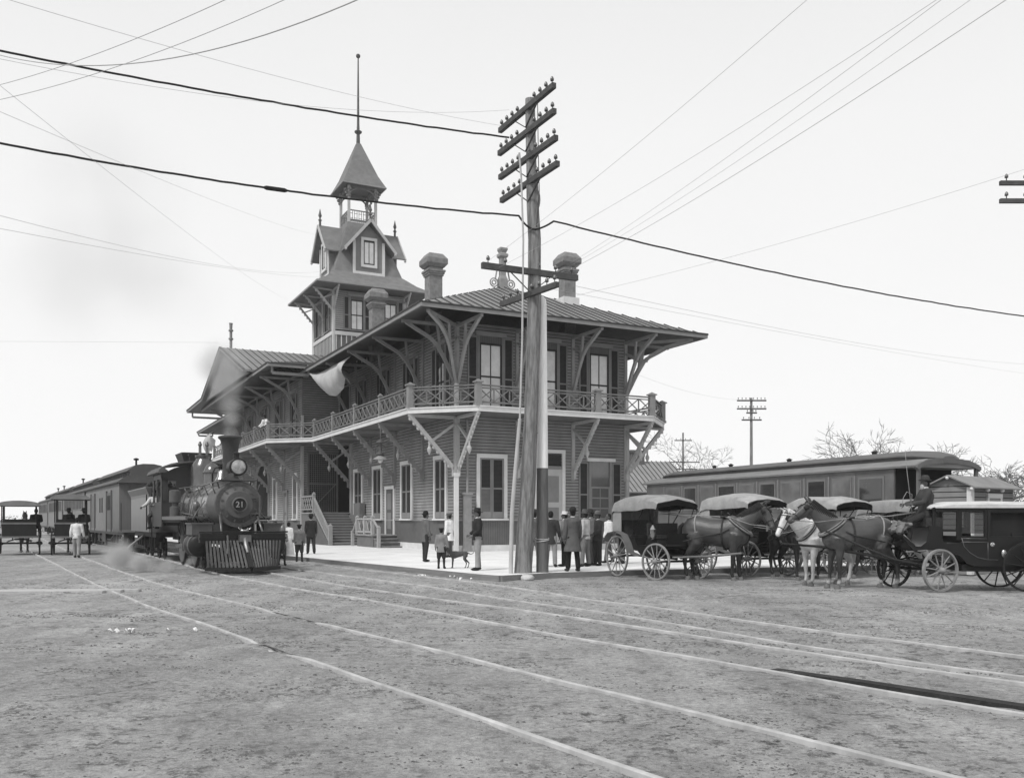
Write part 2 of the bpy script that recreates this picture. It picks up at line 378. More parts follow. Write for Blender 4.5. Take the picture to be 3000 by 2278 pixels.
# ---------------------------------------------------------------- station
m_clap=gray('painted clapboard',.245,.8,.26,.9,.25,bsc=30)
m_skirt=striped('beaded skirt board',.125,.06,.12,3,.88)
m_trim=gray('light trim paint',.62,.7,.10,2,.1)
m_trim2=gray('mid trim paint',.27,.75,.15,2,.15)
m_rail2=gray('balustrade paint',.17,.8,.2,3,.2)
m_louv=striped('louvred shutter',.045,.012,.06,2,.55)
m_shut=gray('shutter frame paint',.21,.75,.12,2)
m_shut2=striped('closed lower louvre',.16,.09,.06,2,.6)
m_dark=gray('dark opening and lap shade',.008,.9,.2)
m_soff=striped('soffit boards',.15,.08,.14,3,.9)
m_roof=gray('tin roof',.175,.55,.18,.8,.1,metal=0.0,spec=.5)
m_seam=gray('roof seam',.05,.6,.2,3)
m_brick=gray('chimney brick',.20,.9,.3,5,.5)
m_base=gray('whitewashed base board',.62,.85,.15,1.5,.2)
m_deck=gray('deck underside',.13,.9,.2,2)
def glass(name,v,rough=.06):
    m=gray(name,v,rough,.25,.9); m.node_tree.nodes['Principled BSDF'].inputs['Specular IOR Level'].default_value=.9; return m
m_glassL=glass('pale window glass',.66,.1); m_glassD=glass('dark window glass',.03,.04); m_sash=gray('dark sash bars',.035,.7)  # pale panes simply have a bright base colour
TH=math.atan2(.454,.891)
ST=empty('station_building',(-2.53,42,0),TH)
tag(ST,'two storey clapboard railway station with wraparound balcony, wide eaves and tower','station')
def WF(x,y,dx,dy):
    """wall frame: local a along the wall, o outward, z up"""
    d=Vector((dx,dy,0)); o=Vector((dy,-dx,0))
    return Matrix(((d.x,o.x,0,x),(d.y,o.y,0,y),(0,0,1,0),(0,0,0,1)))
FRONT=WF(0,0,1,0); SIDE=WF(0,0,0,-1)   # side: a = -t, o = -s
def clap(m,a0,a1,z0,z1,k=0,h=.15,th=.026,k_lapshade=1):  # dark strip atop each board paints in the shade below the lap
    n=max(1,round((z1-z0)/h)); h=(z1-z0)/n
    for i in range(n):
        z=z0+i*h; j=z+h-.024; tj=lerp(th,.003,(h-.024)/h); m.add([(a0,th,z),(a1,th,z),(a1,tj,j),(a0,tj,j),(a0,0,z),(a1,0,z)],[(0,1,2,3),(4,5,1,0)],k); m.add([(a0,tj,j),(a1,tj,j),(a1,.003,z+h),(a0,.003,z+h)],[(0,1,2,3)],k_lapshade)
WT=10.75
m=MB(); sk=MB(); bs=MB(); tr=MB()
def wall(x0,y0,x1,y1,lo=.0,hi=WT):
    d=Vector((x1-x0,y1-y0)); L=d.length; d/=L; M=WF(x0,y0,d.x,d.y)
    for q in(m,sk,bs,tr): q.M=M
    m.b2((0,-.14,0),(L,-.005,hi),k=1)
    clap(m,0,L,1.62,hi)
    sk.b2((0,-.003,.42),(L,.03,1.55)); bs.b2((0,-.003,0),(L,.06,.42)); tr.b2((-.02,-.003,1.55),(L+.02,.07,1.62))
W=9.27; YW=19.3; YE=38.9; SX=-2.3
wall(0,0,W,0); wall(W,0,W,YW); wall(0,16.2,0,0)
wall(SX,YE,SX,YW); wall(SX,YW,0,YW); wall(W,YW,W-SX,YW)
wall(W-SX,YW,W-SX,YE); wall(W-SX,YE,W,YE); wall(W,YE,W,58.2); wall(W,58.2,0,58.2); wall(0,58.2,0,YE); wall(0,YE,SX,YE)
# upper storey wall above the stair recess, and the recess itself
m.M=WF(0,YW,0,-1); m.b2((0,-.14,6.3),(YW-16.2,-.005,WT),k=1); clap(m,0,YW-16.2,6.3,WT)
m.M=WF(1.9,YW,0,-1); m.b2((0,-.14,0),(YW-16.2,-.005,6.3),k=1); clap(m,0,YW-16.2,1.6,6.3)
m.M=WF(0,16.2,1,0); m.b2((0,-.14,0),(1.9,-.005,6.3),k=1)
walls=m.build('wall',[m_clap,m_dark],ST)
sk.build('skirting',m_skirt,ST); bs.build('base_board',m_base,ST); tr.build('water_table',m_trim2,ST)
for x,y in[(0,0),(W,0),(0,16.2),(SX,YW),(W-SX,YW),(SX,YE),(0,58.2)]:
    m=MB(); m.b2((x-.16 if x<5 else x-.02,y-.16,.05),(x+.02 if x<5 else x+.16,y+.06,6.3)); m.build('corner_post',gray('corner post paint',.34,.8,.15,2,.2),ST)
for x,y in[(0,0),(W,0),(SX,YW)]:
    m=MB(); m.b2((x-.13 if x<5 else x-.03,y-.13,6.56),(x+.03 if x<5 else x+.13,y+.05,8.25)); m.build('corner_post',m_trim,ST,label='short white corner post above the balcony deck')
m=MB(); m.loft([[Vector((x,y,z)) for x,y in((-.22-e,-.24-e),(-.02+e,-.24-e),(-.02+e,-.165),(-.22-e,-.165))] for z,e in((.05,0),(3.58,0),(3.6,.035),(3.75,.035))]); m.build('corner_board',m_trim,ST)
m=MB()
m.tube([(.42,-.22,6.2),(.42,-.22,.15)],.06,10); m.b2((.25,-.36,.13),(.58,-.06,2.75)); m.b2((.20,-.40,2.75),(.63,-.04,2.85)); m.b2((.22,-.38,.13),(.61,-.05,.3))
m.build('downspout',gray('downspout paint',.24,.8,.2,2),ST)
# --- windows
def window_low(M,c,w,z0=1.63,z1=4.68,open_l=False):
    f=MB(M); t=.17; a0,a1=c-w/2,c+w/2
    f.b2((a0,0,z0),(a0+t,.10,z1)); f.b2((a1-t,0,z0),(a1,.10,z1)); f.b2((a0,0,z1-t*1.1),(a1,.115,z1)); f.b2((a0-.05,0,z0-.05),(a1+.05,.15,z0+.03))
    o=f.build('window',m_trim,ST)
    g=MB(M); g.b2((a0+t,.0,z0+.03),(a1-t,.03,z1-t)); g.build('recess',m_dark,o)
    zm=lerp(z0,z1,.46)
    for s in(0,1):
        b0,b1=(a0+t+.01,c-.01) if s==0 else (c+.01,a1-t-.01)
        g=MB(M); q=.075
        g.b2((b0,.03,z0+.05),(b0+q,.075,z1-t*1.1)); g.b2((b1-q,.03,z0+.05),(b1,.075,z1-t*1.1))
        g.b2((b0,.03,z1-t*1.1-q),(b1,.072,z1-t*1.1)); g.b2((b0,.03,z0+.05),(b1,.072,z0+.35)); g.b2((b0,.03,zm),(b1,.072,zm+q))
        g.b2((b0+q,.03,z0+.35),(b1-q,.05,zm),k=2 if (s==0 and w>1.2 and M is FRONT) else 1); g.b2((b0+q,.03,zm+q),(b1-q,.05,z1-t*1.1-q),k=1)
        g.build('shutter',[m_shut,m_louv,m_shut2],o)
    return o
def sash(g,a0,a1,z0,z1,o,rows=2,cols=2,mid=True):
    q=.045
    for a in(a0,a1): g.b2((a-q,o,z0),(a+q,o+.05,z1))
    for z in(z0,z1): g.b2((a0,o,z-q),(a1,o+.052,z+q))
    for i in range(1,cols): a=lerp(a0,a1,i/cols); g.b2((a-.018,o,z0),(a+.018,o+.03,z1))
    for i in range(1,rows): z=lerp(z0,z1,i/rows); g.b2((a0,o,z-.035),(a1,o+.045,z+.035))
def shutter_leaf(M,o,a0,a1,z0,z1,off=.05,zm=None):
    g=MB(M); q=.07; zm=zm or lerp(z0,z1,.42)
    for a,b in((a0,a0+q),(a1-q,a1)): g.b2((a,off-.03,z0),(b,off+.03,z1))
    for a,b in((z0,z0+q),(z1-q,z1),(zm,zm+q)): g.b2((a0+q,off-.03,a),(a1-q,off+.027,b))
    g.b2((a0+q,off-.02,z0+q),(a1-q,off+.005,zm),k=1); g.b2((a0+q,off-.02,zm+q),(a1-q,off+.005,z1-q),k=1)
    g.build('shutter',[m_shut,m_louv],o)
def window_up(M,c,w,z0=6.75,z1=9.85,gl=None,head=True,parent=None,sh=.5,ztop=None):
    f=MB(M); t=.09; a0,a1=c-w/2,c+w/2; zt=ztop or z1+.32
    f.b2((a0-t,0,z0),(a0,.10,zt)); f.b2((a1,0,z0),(a1+t,.10,zt)); f.b2((a0-t,0,z0-.08),(a1+t,.14,z0),)
    f.b2((a0,.0,z1),(a1,.06,zt),k=1)
    if head: f.b2((a0-.22,0,zt),(a1+.22,.16,zt+.2),k=2)
    o=f.build('window',[m_shut,m_skirt,m_trim2],parent or ST)
    g=MB(M); g.b2((a0,0,z0),(a1,.035,z1)); g.build('pane',gl or m_glassL,o)
    g=MB(M); sash(g,a0+.03,a1-.03,z0+.03,z1-.04,.037); g.build('sash',m_sash,o)
    if sh:
        shutter_leaf(M,o,a0-t-sh-.01,a0-t-.01,z0+.02,zt-.02); shutter_leaf(M,o,a1+t+.01,a1+t+sh+.01,z0+.02,zt-.02)
    return o
window_low(FRONT,1.75,1.6)
window_up(FRONT,1.69,1.16); window_up(FRONT,4.68,1.14); window_up(FRONT,7.68,1.12)
# front door with transom
def door(M,a0,a1,z0,z1,trz,frame,leaf,parent,half=False,gl=None):
    f=MB(M); t=.17
    f.b2((a0,0,z0),(a0+t,.1,z1)); f.b2((a1-t,0,z0),(a1,.1,z1)); f.b2((a0,0,z1-t),(a1,.115,z1))
    o=f.build('door',frame,parent)
    g=MB(M); g.b2((a0+t,0,z0),(a1-t,.02,z1-t)); g.build('opening',m_dark,o)
    g=MB(M)
    if trz:
        g.b2((a0+t,.02,trz),(a1-t,.09,trz+.16)); g.b2((a0+t+.05,.02,trz+.22),(a1-t-.05,.045,z1-t-.05),k=2)
        top=trz
    else: top=z1-t
    g.b2((a0+t,.02,z0),(a0+t+(.95 if half else a1-a0-2*t),.06,top),k=1)
    for zz in(.12,.55):
        z=lerp(z0,top,zz); g.b2((a0+t+.18,.06,z),(min(a1-t-.18,a0+t+.8 if half else 99),.068,lerp(z0,top,zz+.36)),k=0)
    g.build('leaf',[m_shut,leaf,m_louv],o)
    return o
door(FRONT,4.0,5.72,.5,5.0,4.05,m_trim,gray('pale door paint',.42,.7,.08),ST)
# front right window, shutters folded back
f=MB(FRONT); f.b2((6.95,0,4.5),(8.6,.16,4.66)); f.b2((7.08,0,1.63),(7.2,.1,4.5),k=1); f.b2((8.3,0,1.63),(8.42,.1,4.5),k=1); f.b2((7.0,0,1.58),(8.5,.14,1.63),k=1)
o=f.build('window',[m_trim,m_shut],ST); g=MB(FRONT); g.b2((7.2,0,1.63),(8.3,.03,4.5)); g.build('pane',glass('dusty glass',.10,.12),o)
g=MB(FRONT); sash(g,7.22,8.28,1.66,3.2,.035,3,2); g.b2((7.2,.035,3.17),(8.3,.09,3.25)); g.build('sash',m_shut,o)
shutter_leaf(FRONT,o,6.52,7.05,1.63,4.45); shutter_leaf(FRONT,o,8.46,9.0,1.63,4.45)
for t0,t1 in[(1.08,2.69),(5.64,7.37),(10.4,12.1),(13.98,15.7)]: window_low(SIDE,-(t0+t1)/2,t1-t0)
def fl(y): return -y
door(SIDE,-9.86,-8.35,.8,3.45,None,m_trim,gray('door leaf paint',.11,.8,.1),ST,half=True)
WS=WF(SX,0,0,-1)
for c in(21.15,27.1,35.6,37.6): window_low(WS,-c,1.25)
door(WS,-24.4,-23.2,.5,3.6,None,m_shut,gray('green door paint',.12,.8,.1),ST)
g=MB(WS); g.prism([(-33.4,.2),(-29.2,.2)]+[(-31.3+2.1*math.cos(a),4.2+1.5*math.sin(a)) for a in[i*PI/10 for i in range(11)]],.005,.06,'y')
o=g.build('archway',m_dark,ST); g=MB(WS)
pa=[(-29.1,.2)]+[(-31.3+2.25*math.cos(a),4.2+1.65*math.sin(a)) for a in[i*PI/12 for i in range(13)]]+[(-33.5,.2)]
for i in range(len(pa)-1): g.beam((pa[i][0],.06,pa[i][1]),(pa[i+1][0],.06,pa[i+1][1]),.14,.14)
g.build('frame',m_trim2,o)
for c in(1.82,5.9,10.2): window_up(SIDE,-c,1.0,gl=m_glassD,sh=.55,z1=9.6)
for c in(14.3,): window_up(SIDE,-c,1.0,gl=m_glassD,sh=.5,z1=9.6)
for c in(21.5,26,31,36): window_up(WS,-c,1.0,gl=m_glassD,sh=.5,z1=9.6)
g=MB(WF(0,0,0,-1)); g.prism([(-18.6,6.6),(-16.6,6.6)]+[(-17.6+1.0*math.cos(a),9.2+1.0*math.sin(a)) for a in[i*PI/10 for i in range(11)]],.02,.07,'y')
g.build('archway',m_dark,ST,label='dark arched doorway on the balcony behind the awning')
window_low(WF(SX,YW,1,0),1.1,1.25) if False else None
# lattice gate at the head of the stair
g=MB(WF(SX,YW,1,0)); g.b2((.35,0.02,2.0),(2.2,.05,5.8),k=1)
for i in range(15): g.b2((.4+i*.125,.05,2.0),(.425+i*.125,.08,5.8))
for i in range(29): g.b2((.4,.08,2.05+i*.13),(2.18,.1,2.075+i*.13))
for a in(.3,2.2): g.b2((a-.05,.03,2.0),(a+.05,.14,5.9))
for z in(2.05,3.9,5.85): g.b2((.3,.03,z-.05),(2.2,.13,z+.05))
g.beam((.4,.12,2.1),(2.1,.12,3.9),.06,.05)
g.build('lattice_gate',[gray('lattice wire',.14,.8),m_dark],ST)
# --- balcony
out_=[(W+2.4,24),(W+2.4,0),(W,-2.4),(0,-2.4),(-2.4,0),(-2.4,16.5),(-4.7,18.8),(-4.7,39.4),(-2.4,41.7),(-2.4,58.2)]
inn_=[(W,19),(W,0),(W,0),(0,0),(0,0),(0,16.5),(SX,YW),(SX,YE),(0,YE),(0,58.2)]
m=MB(); fs=MB()
for i in range(len(out_)-1):
    a,b,c,d=out_[i],out_[i+1],inn_[i+1],inn_[i]
    pl_=[a,b,c,d] if c!=d else [a,b,c]
    m.prism(pl_,6.40,6.53)
    fs.beam((a[0],a[1],6.46),(b[0],b[1],6.46),.07,.2); 
    fs.beam((a[0],a[1],6.585),(b[0],b[1],6.585),.16,.05)
m.b2((-2.3,16.5,6.405),(0,YW,6.525)); m.b2((0,16.3,6.38),(2.0,YW,6.52))
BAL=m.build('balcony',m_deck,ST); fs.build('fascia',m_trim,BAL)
def railing(p,q,posts,cells,parent=BAL):
    p,q=Vector(p+(0,)),Vector(q+(0,)); d=(q-p).normalized(); z0=6.60
    for i in range(len(posts)-1):
        a=p.lerp(q,posts[i]); b=p.lerp(q,posts[i+1]); g=MB()
        U=lambda v,z: Vector((v.x,v.y,z))
        g.beam(U(a,7.52),U(b,7.52),.11,.06); g.beam(U(a,7.40),U(b,7.40),.05,.05); g.beam(U(a,6.78),U(b,6.78),.06,.07)
        n=max(1,round((b-a).length/cells))
        for k in range(n):
            c0=a.lerp(b,k/n); c1=a.lerp(b,(k+1)/n)
            g.beam(U(c0,6.8),U(c1,7.4),.035,.045); g.beam(U(c1,6.8)+Vector((d.y,-d.x,0))*.037,U(c0,7.4)+Vector((d.y,-d.x,0))*.037,.035,.045)
            if k: g.beam(U(c0,6.8),U(c0,7.4),.05,.05)
        g.build('railing',m_rail2,parent)
def rposts(pts,w=.2):
    for x,y in pts:
        g=MB(); g.b2((x-w/2,y-w/2,6.61),(x+w/2,y+w/2,7.62)); g.b2((x-w*.72,y-w*.72,7.62),(x+w*.72,y+w*.72,7.68)); g.lathe([(w*.85,7.68),(.02,7.78)],4,(x,y,0),a0=PI/4)
        g.b2((x-w*.62,y-w*.62,6.61),(x+w*.62,y+w*.62,6.72)); g.build('railing_post',gray('post paint',.23,.8,.15,2),BAL)
i_=.1
A0=(W,-2.4+i_); B0=(0,-2.4+i_); C0=(-2.4+i_,0)
railing(B0,A0,[0,1/3,2/3,1],.78); railing(C0,B0,[0,1],.85); railing(A0,(W+2.4-i_,0),[0,1],.85); railing((W+2.4-i_,0),(W+2.4-i_,16),[0,.25,.5,.75,1],.8)
railing((-2.4+i_,16.5),C0,[0,.25,.5,.75,1],.75); railing((-4.7+i_,18.8),(-2.4+i_,16.5),[0,1],.8); railing((-4.7+i_,39.4),(-4.7+i_,18.8),[0,.2,.4,.6,.8,1],.75)
railing((-2.4+i_,58.2),(-2.4+i_,41.7),[0,.25,.5,.75,1],.9)
rposts([(0,-2.3),(W/3,-2.3),(2*W/3,-2.3),(W,-2.3),(-2.3,0),(W+2.3,0)],.26); rposts([(-2.3,y) for y in(4.12,8.25,12.4,16.5)]+[(-4.6,y) for y in(18.8,22.9,27,31.2,35.3,39.4)],.16)
# --- brackets
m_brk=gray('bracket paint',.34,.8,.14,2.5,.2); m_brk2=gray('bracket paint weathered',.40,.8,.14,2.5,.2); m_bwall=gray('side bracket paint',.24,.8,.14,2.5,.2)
def bracket_low(M,a,b=2.35,mat=m_brk,orn=True):
    g=MB(M); w=.14
    p0=Vector((a,.16,3.95)); p1=Vector((a,b,6.34))
    g.beam(p0,p1,w,.17); g.beam((a,.03,6.3),(a,b+.02,6.3),w*.9,.14)
    g.beam((a,.06,6.05),(a,1.35,5.12),w*.8,.11)
    g.b2((a-.08,0,3.55),(a+.08,.12,6.3)); g.b2((a-.07,.12,3.6),(a+.07,.24,4.05))
    d=(p1-p0).normalized(); nn=Vector((0,d.z,-d.y))
    if orn:
        for k in range(11):
            c=p0+d*(.25+k*.28)+nn*.10; g.ell(c,(.05,.085,.085),n=7,m=5)
        c=p0+(p1-p0)*.44+nn*.34
        g.lathe([(.02,-.22),(.09,-.06),(.11,.04),(.05,.16),(.04,.3)],8,c)
    return g.build('balcony_bracket',mat,ST)
def bracket_up(M,a,mat=m_brk,L=2.5):
    g=MB(M); w=.13
    g.b2((a-.075,0,8.0),(a+.075,.10,10.5))
    pts=[(a,.1,7.9),(a,.62,8.95),(a,.98,9.55),(a,1.35,9.87),(a,2.0,10.2),(a,L,10.47)]
    for i in range(len(pts)-1): g.beam(pts[i],pts[i+1],w,.15)
    g.beam((a,.08,8.75),(a,.95,10.35),w*.7,.1) if False else g.beam((a,.85,9.4),(a,.98,10.55),w*.8,.11)
    g.beam((a,.06,10.0),(a,1.15,9.55),w*.7,.09); g.beam((a,.0,10.52),(a,L+.2,10.5),w,.13)
    return g.build('eave_bracket',mat,ST)
RIGHT=WF(W,0,0,1)
for a in(0,3.09,6.18,W): bracket_low(FRONT,a,mat=m_brk2); bracket_up(FRONT,a)
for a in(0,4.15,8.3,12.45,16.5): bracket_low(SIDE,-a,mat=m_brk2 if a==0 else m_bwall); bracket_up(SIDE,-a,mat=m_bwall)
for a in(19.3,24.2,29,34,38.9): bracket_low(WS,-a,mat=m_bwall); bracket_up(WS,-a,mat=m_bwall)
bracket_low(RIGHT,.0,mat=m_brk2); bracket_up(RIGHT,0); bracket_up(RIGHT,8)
DG=WF(0,0,.7071,-.7071); bracket_up(WF(0,0,.7071,-.7071),0,L=3.2); bracket_up(WF(W,0,.7071,.7071),0,L=3.2)
# lamp bracket beam at the wing corner
# --- roofs
def slab(g,pts,th=.14,k=0,ku=1):
    pts=[Vector(p) for p in pts]; n=len(pts); lo=[p-Vector((0,0,th)) for p in pts]
    g.add(pts,[tuple(range(n))],k); g.add(lo,[tuple(range(n))[::-1]],ku)
    for i in range(n): g.add([pts[i],pts[(i+1)%n],lo[(i+1)%n],lo[i]],[(0,1,2,3)],k)
EZ=10.72; OV=2.9; RZ=13.92; hx=W/2; HP=hx+OV
g=MB()
a,b,c,d=(-OV,-OV,EZ),(W+OV,-OV,EZ),(W+OV,61.1,EZ),(-OV,61.1,EZ); p=(hx,hx,RZ); q=(hx,58.2-hx,RZ)
slab(g,[a,b,p]); slab(g,[b,c,q,p]); slab(g,[c,d,q]); slab(g,[d,a,p,q])
# wing hips and central cross gable
WL=-5.2; WR=W+5.2; WZ=10.9; Y0,Y1=16.0,42.2; YC=29.1; GZ=13.95
slab(g,[(WL,Y0,WZ),(WR,Y0,WZ),(WR-7,YC,13.4),(WL+6,YC,13.4)]); slab(g,[(WL,Y1,WZ),(WL,Y0,WZ),(WL+6,YC,13.4)]); slab(g,[(WR,Y1,WZ),(WL,Y1,WZ),(WL+6,YC,13.4),(WR-7,YC,13.4)]); slab(g,[(WR,Y0,WZ),(WR,Y1,WZ),(WR-7,YC,13.4)])
GX=-5.8
def grow(g,y0,y1,z0,z1,k=0): pass
slab(g,[(GX,20.4,11.12),(hx,20.4,11.12),(hx,YC,GZ),(GX,YC,GZ)]); slab(g,[(GX,YC,GZ),(hx,YC,GZ),(hx,37.9,11.3),(GX,37.9,11.3)]); slab(g,[(GX,37.9,11.3),(hx,37.9,11.3),(hx,43.4,10.9),(GX-.4,43.4,10.9)])
ROOF=g.build('roof',[m_roof,m_soff],ST)
# standing seams
g=MB()
def seams(e0,e1,top_fn,n):
    for i in range(1,n):
        a=Vector(e0).lerp(Vector(e1),i/n); b=top_fn(i/n)
        if b is None: continue
        g.beam(a+Vector((0,0,.02)),Vector(b)+Vector((0,0,.02)),.035,.05)
sl=(RZ-EZ)/HP
def tfront(t):
    x=lerp(-OV,W+OV,t); y=min(x+OV,W+OV-x); return (x,-OV+y,EZ+sl*y)
seams(a,b,tfront,30)
seams((-OV,-OV,EZ),(-OV,16,EZ),lambda t:(lambda y:(-OV+min(HP,y+OV),y,EZ+sl*min(HP,y+OV)))(lerp(-OV,16,t)),34)
for i in range(1,26):
    x=lerp(WL,hx,i/26); yt=min(YC,Y0+(x-WL)/6*(YC-Y0)); g.beam((x,Y0,WZ+.02),(x,yt,WZ+.02+(yt-Y0)/(YC-Y0)*(13.4-WZ)),.035,.05)
for i in range(1,20):
    x=lerp(GX,hx,i/20); g.beam((x,20.4,11.14),(x,YC,GZ+.02),.035,.05)
g.build('standing_seams',m_seam,ROOF)
# gutters and fascias
g=MB()
def gut(p,q,k=0):
    p,q=Vector(p),Vector(q); g.beam(p-Vector((0,0,.10)),q-Vector((0,0,.10)),.07,.16,k=0); g.beam(p-Vector((0,0,-.01)),q-Vector((0,0,-.01)),.16,.07,k=1)
gut(a,b); gut((-OV,-OV,EZ),(-OV,16.1,EZ)); gut(b,(W+OV,16,EZ)); gut((-OV,16,WZ-.02),(WL,Y0,WZ-.02)); gut((WL,Y0,WZ),(WL,20.5,WZ)); gut((GX,20.4,11.12),(GX,YC,GZ)); gut((GX,YC,GZ),(GX,37.9,11.3)); gut((GX,37.9,11.3),(GX-.4,43.4,10.9)); gut((GX-.4,43.4,10.9),(-3,43.4,10.9)); gut((-OV,42.5,EZ),(-OV,61.1,EZ)); gut((WL,22,WZ),(WL,Y1,WZ))
g.build('gutter',[m_trim2,m_seam],ROOF)
# gable infill and outlooker bars
g=MB(); g.prism([(20.6,10.95),(37.8,11.1),(YC,13.75)],-5.5,-5.35,'x'); g.build('gable_wall',gray('gable boards',.22,.8,.15,1),ST)
g=MB()
for (x0,x1,y) in[(-OV+.2,WL+.3,16.3),(GX,-3.4,43.1),(-2.8,-1.4,60.8)]:
    g.beam((x0,y,10.35),(x1,y,10.35),.14,.16); 
    for x in(x0,x1): g.beam((x,y,10.35),(x,y,10.8),.12,.12)
g.build('outlooker',m_bwall,ST)
# --- chimneys
def chimney(x,y,zt,w=.68,name='chimney',z0=10.5):
    g=MB(Matrix.Translation((x,y,0))); h=w/2
    g.b2((-h,-h,z0),(h,h,zt-1.15)); 
    for i,(e,zz) in enumerate([(.05,1.15),(.09,1.05),(.13,.95)]): g.b2((-h-e,-h-e,zt-zz),(h+e,h+e,zt-zz+.1))
    g.b2((-h-.02,-h-.02,zt-.85),(h+.02,h+.02,zt-.7)); e=.17
    g.lathe([((h+.08)*1.414,zt-.72),((h+.22)*1.414,zt-.55),((h+.22)*1.414,zt-.30),((h+.02)*1.414,zt-.02),((h-.08)*1.414,zt)],4,a0=PI/4)
    g.b2((-h-.05,-h-.05,zt-2.6),(h+.05,h+.05,zt-2.25),k=1) if False else None
    return g.build(name,m_brick,ROOF)
chimney(.9,5.1,15.25,.70); chimney(7.05,2.0,15.3,.64); chimney(.5,13.1,15.2,.68)
g=MB(Matrix.Translation((7.05,2.0,0))); g.b2((-.46,-.46,12.4),(.46,.46,12.98)); g.build('flashing',m_trim,ROOF)
# roof apex ventilator with scrolls
g=MB(Matrix.Translation((hx,hx,0))); g.lathe([(.30,13.7),(.30,14.3),(.2,14.5),(.2,15.4),(.33,15.5),(.33,15.62),(.2,15.7),(.3,15.85),(.3,15.95),(.0,16.0)],4,a0=PI/4)
for s in(-1,1):
    for r_,cx_,cz_ in((.22,.5,14.1),(.11,.5,14.1)): g.tube([(s*cx_+r_*math.cos(t),0,cz_+r_*math.sin(t)) for t in[i*PI/8 for i in range(16)]],.035,6,closed=True)
    g.tube([(s*.42,0,14.3),(s*.32,0,14.8),(s*.2,0,15.1)],.04,6)
g.build('ventilator',m_trim2,ROOF)
g=MB(); c=Vector((WL+.4,29.1-2.6,0)); g.lathe([(.10,12.9),(.10,14.6),(.17,14.62),(.17,14.72),(.1,14.74),(.1,15.2),(.17,15.22),(.17,15.32),(.1,15.35),(.12,15.75),(.16,15.8)],10,(-5.0,29.4,0)); g.build('stovepipe',gray('stovepipe',.2,.7),ROOF)
# --- tower
tx,ty,th_=4.45,29.2,2.72
m_tclap=gray('tower clapboard',.30,.8,.14,1.3,.2)
g=MB(); 
for (M,) in[(WF(tx-th_,ty-th_,1,0),),(WF(tx-th_,ty+th_,0,-1),),(WF(tx+th_,ty-th_,0,1),),(WF(tx+th_,ty+th_,-1,0),)]:
    g.M=M; L=2*th_
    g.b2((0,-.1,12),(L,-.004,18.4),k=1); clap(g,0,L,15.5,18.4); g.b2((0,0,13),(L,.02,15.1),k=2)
    g.b2((-.03,0,15.1),(L+.03,.09,15.38),k=3)
    for i in range(14): a_=.2+i*(L-.4)/13; g.b2((a_-.035,.02,13.2),(a_+.035,.05,15.1),k=3)
    for a_ in(0,L): g.b2((a_-.12,0,13),(a_+.12,.07,17.9),k=3)
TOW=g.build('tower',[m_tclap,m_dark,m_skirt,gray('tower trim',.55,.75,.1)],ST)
TF=WF(tx-th_,ty-th_,1,0); TS=WF(tx-th_,ty+th_,0,-1)
for c in(1.75,4.35): window_up(TF,c,.95,15.55,17.75,parent=TOW,sh=.42,ztop=18.0)
for c in(1.3,3.9): window_up(TS,c,.9,15.55,17.75,gl=m_glassD,parent=TOW,sh=.4,ztop=18.0)
g=MB()
o1=th_+1.62; EZt=18.55
def ring(h,z): return [Vector((tx-h,ty-h,z)),Vector((tx+h,ty-h,z)),Vector((tx+h,ty+h,z)),Vector((tx-h,ty+h,z))]
g.loft([ring(th_,18.5),ring(o1-.05,18.42),ring(o1,18.55),ring(th_+.75,19.1),ring(th_-.12,19.85),ring(1.18,24.0)])
TR=g.build('tower_roof',gray('tower shingles',.17,.8,.2,2,.4,bsc=14),TOW)
g=MB(); rg=ring(o1,18.52)
for i in range(4): g.beam(rg[i],rg[(i+1)%4],.08,.12)
g.build('eave_trim',m_trim2,TR)
m_tb=gray('tower bracket paint',.42,.8,.12)
def tbr(M,a):
    g=MB(M); g.beam((a,.08,16.9),(a,1.35,18.35),.12,.13); g.beam((a,.05,18.3),(a,1.5,18.36),.12,.1); g.beam((a,.1,18.0),(a,.75,17.7),.09,.08)
    for k in range(6): t=.15+k*.15; g.ell((a,lerp(.08,1.35,t)+.07,lerp(16.9,18.35,t)-.06),(.045,.07,.07),n=6,m=4)
    g.b2((a-.06,0,16.6),(a+.06,.1,18.3)); g.build('eave_bracket',m_tb,TOW)
for M in(TF,TS):
    for a_ in(0,th_,2*th_): tbr(M,a_)
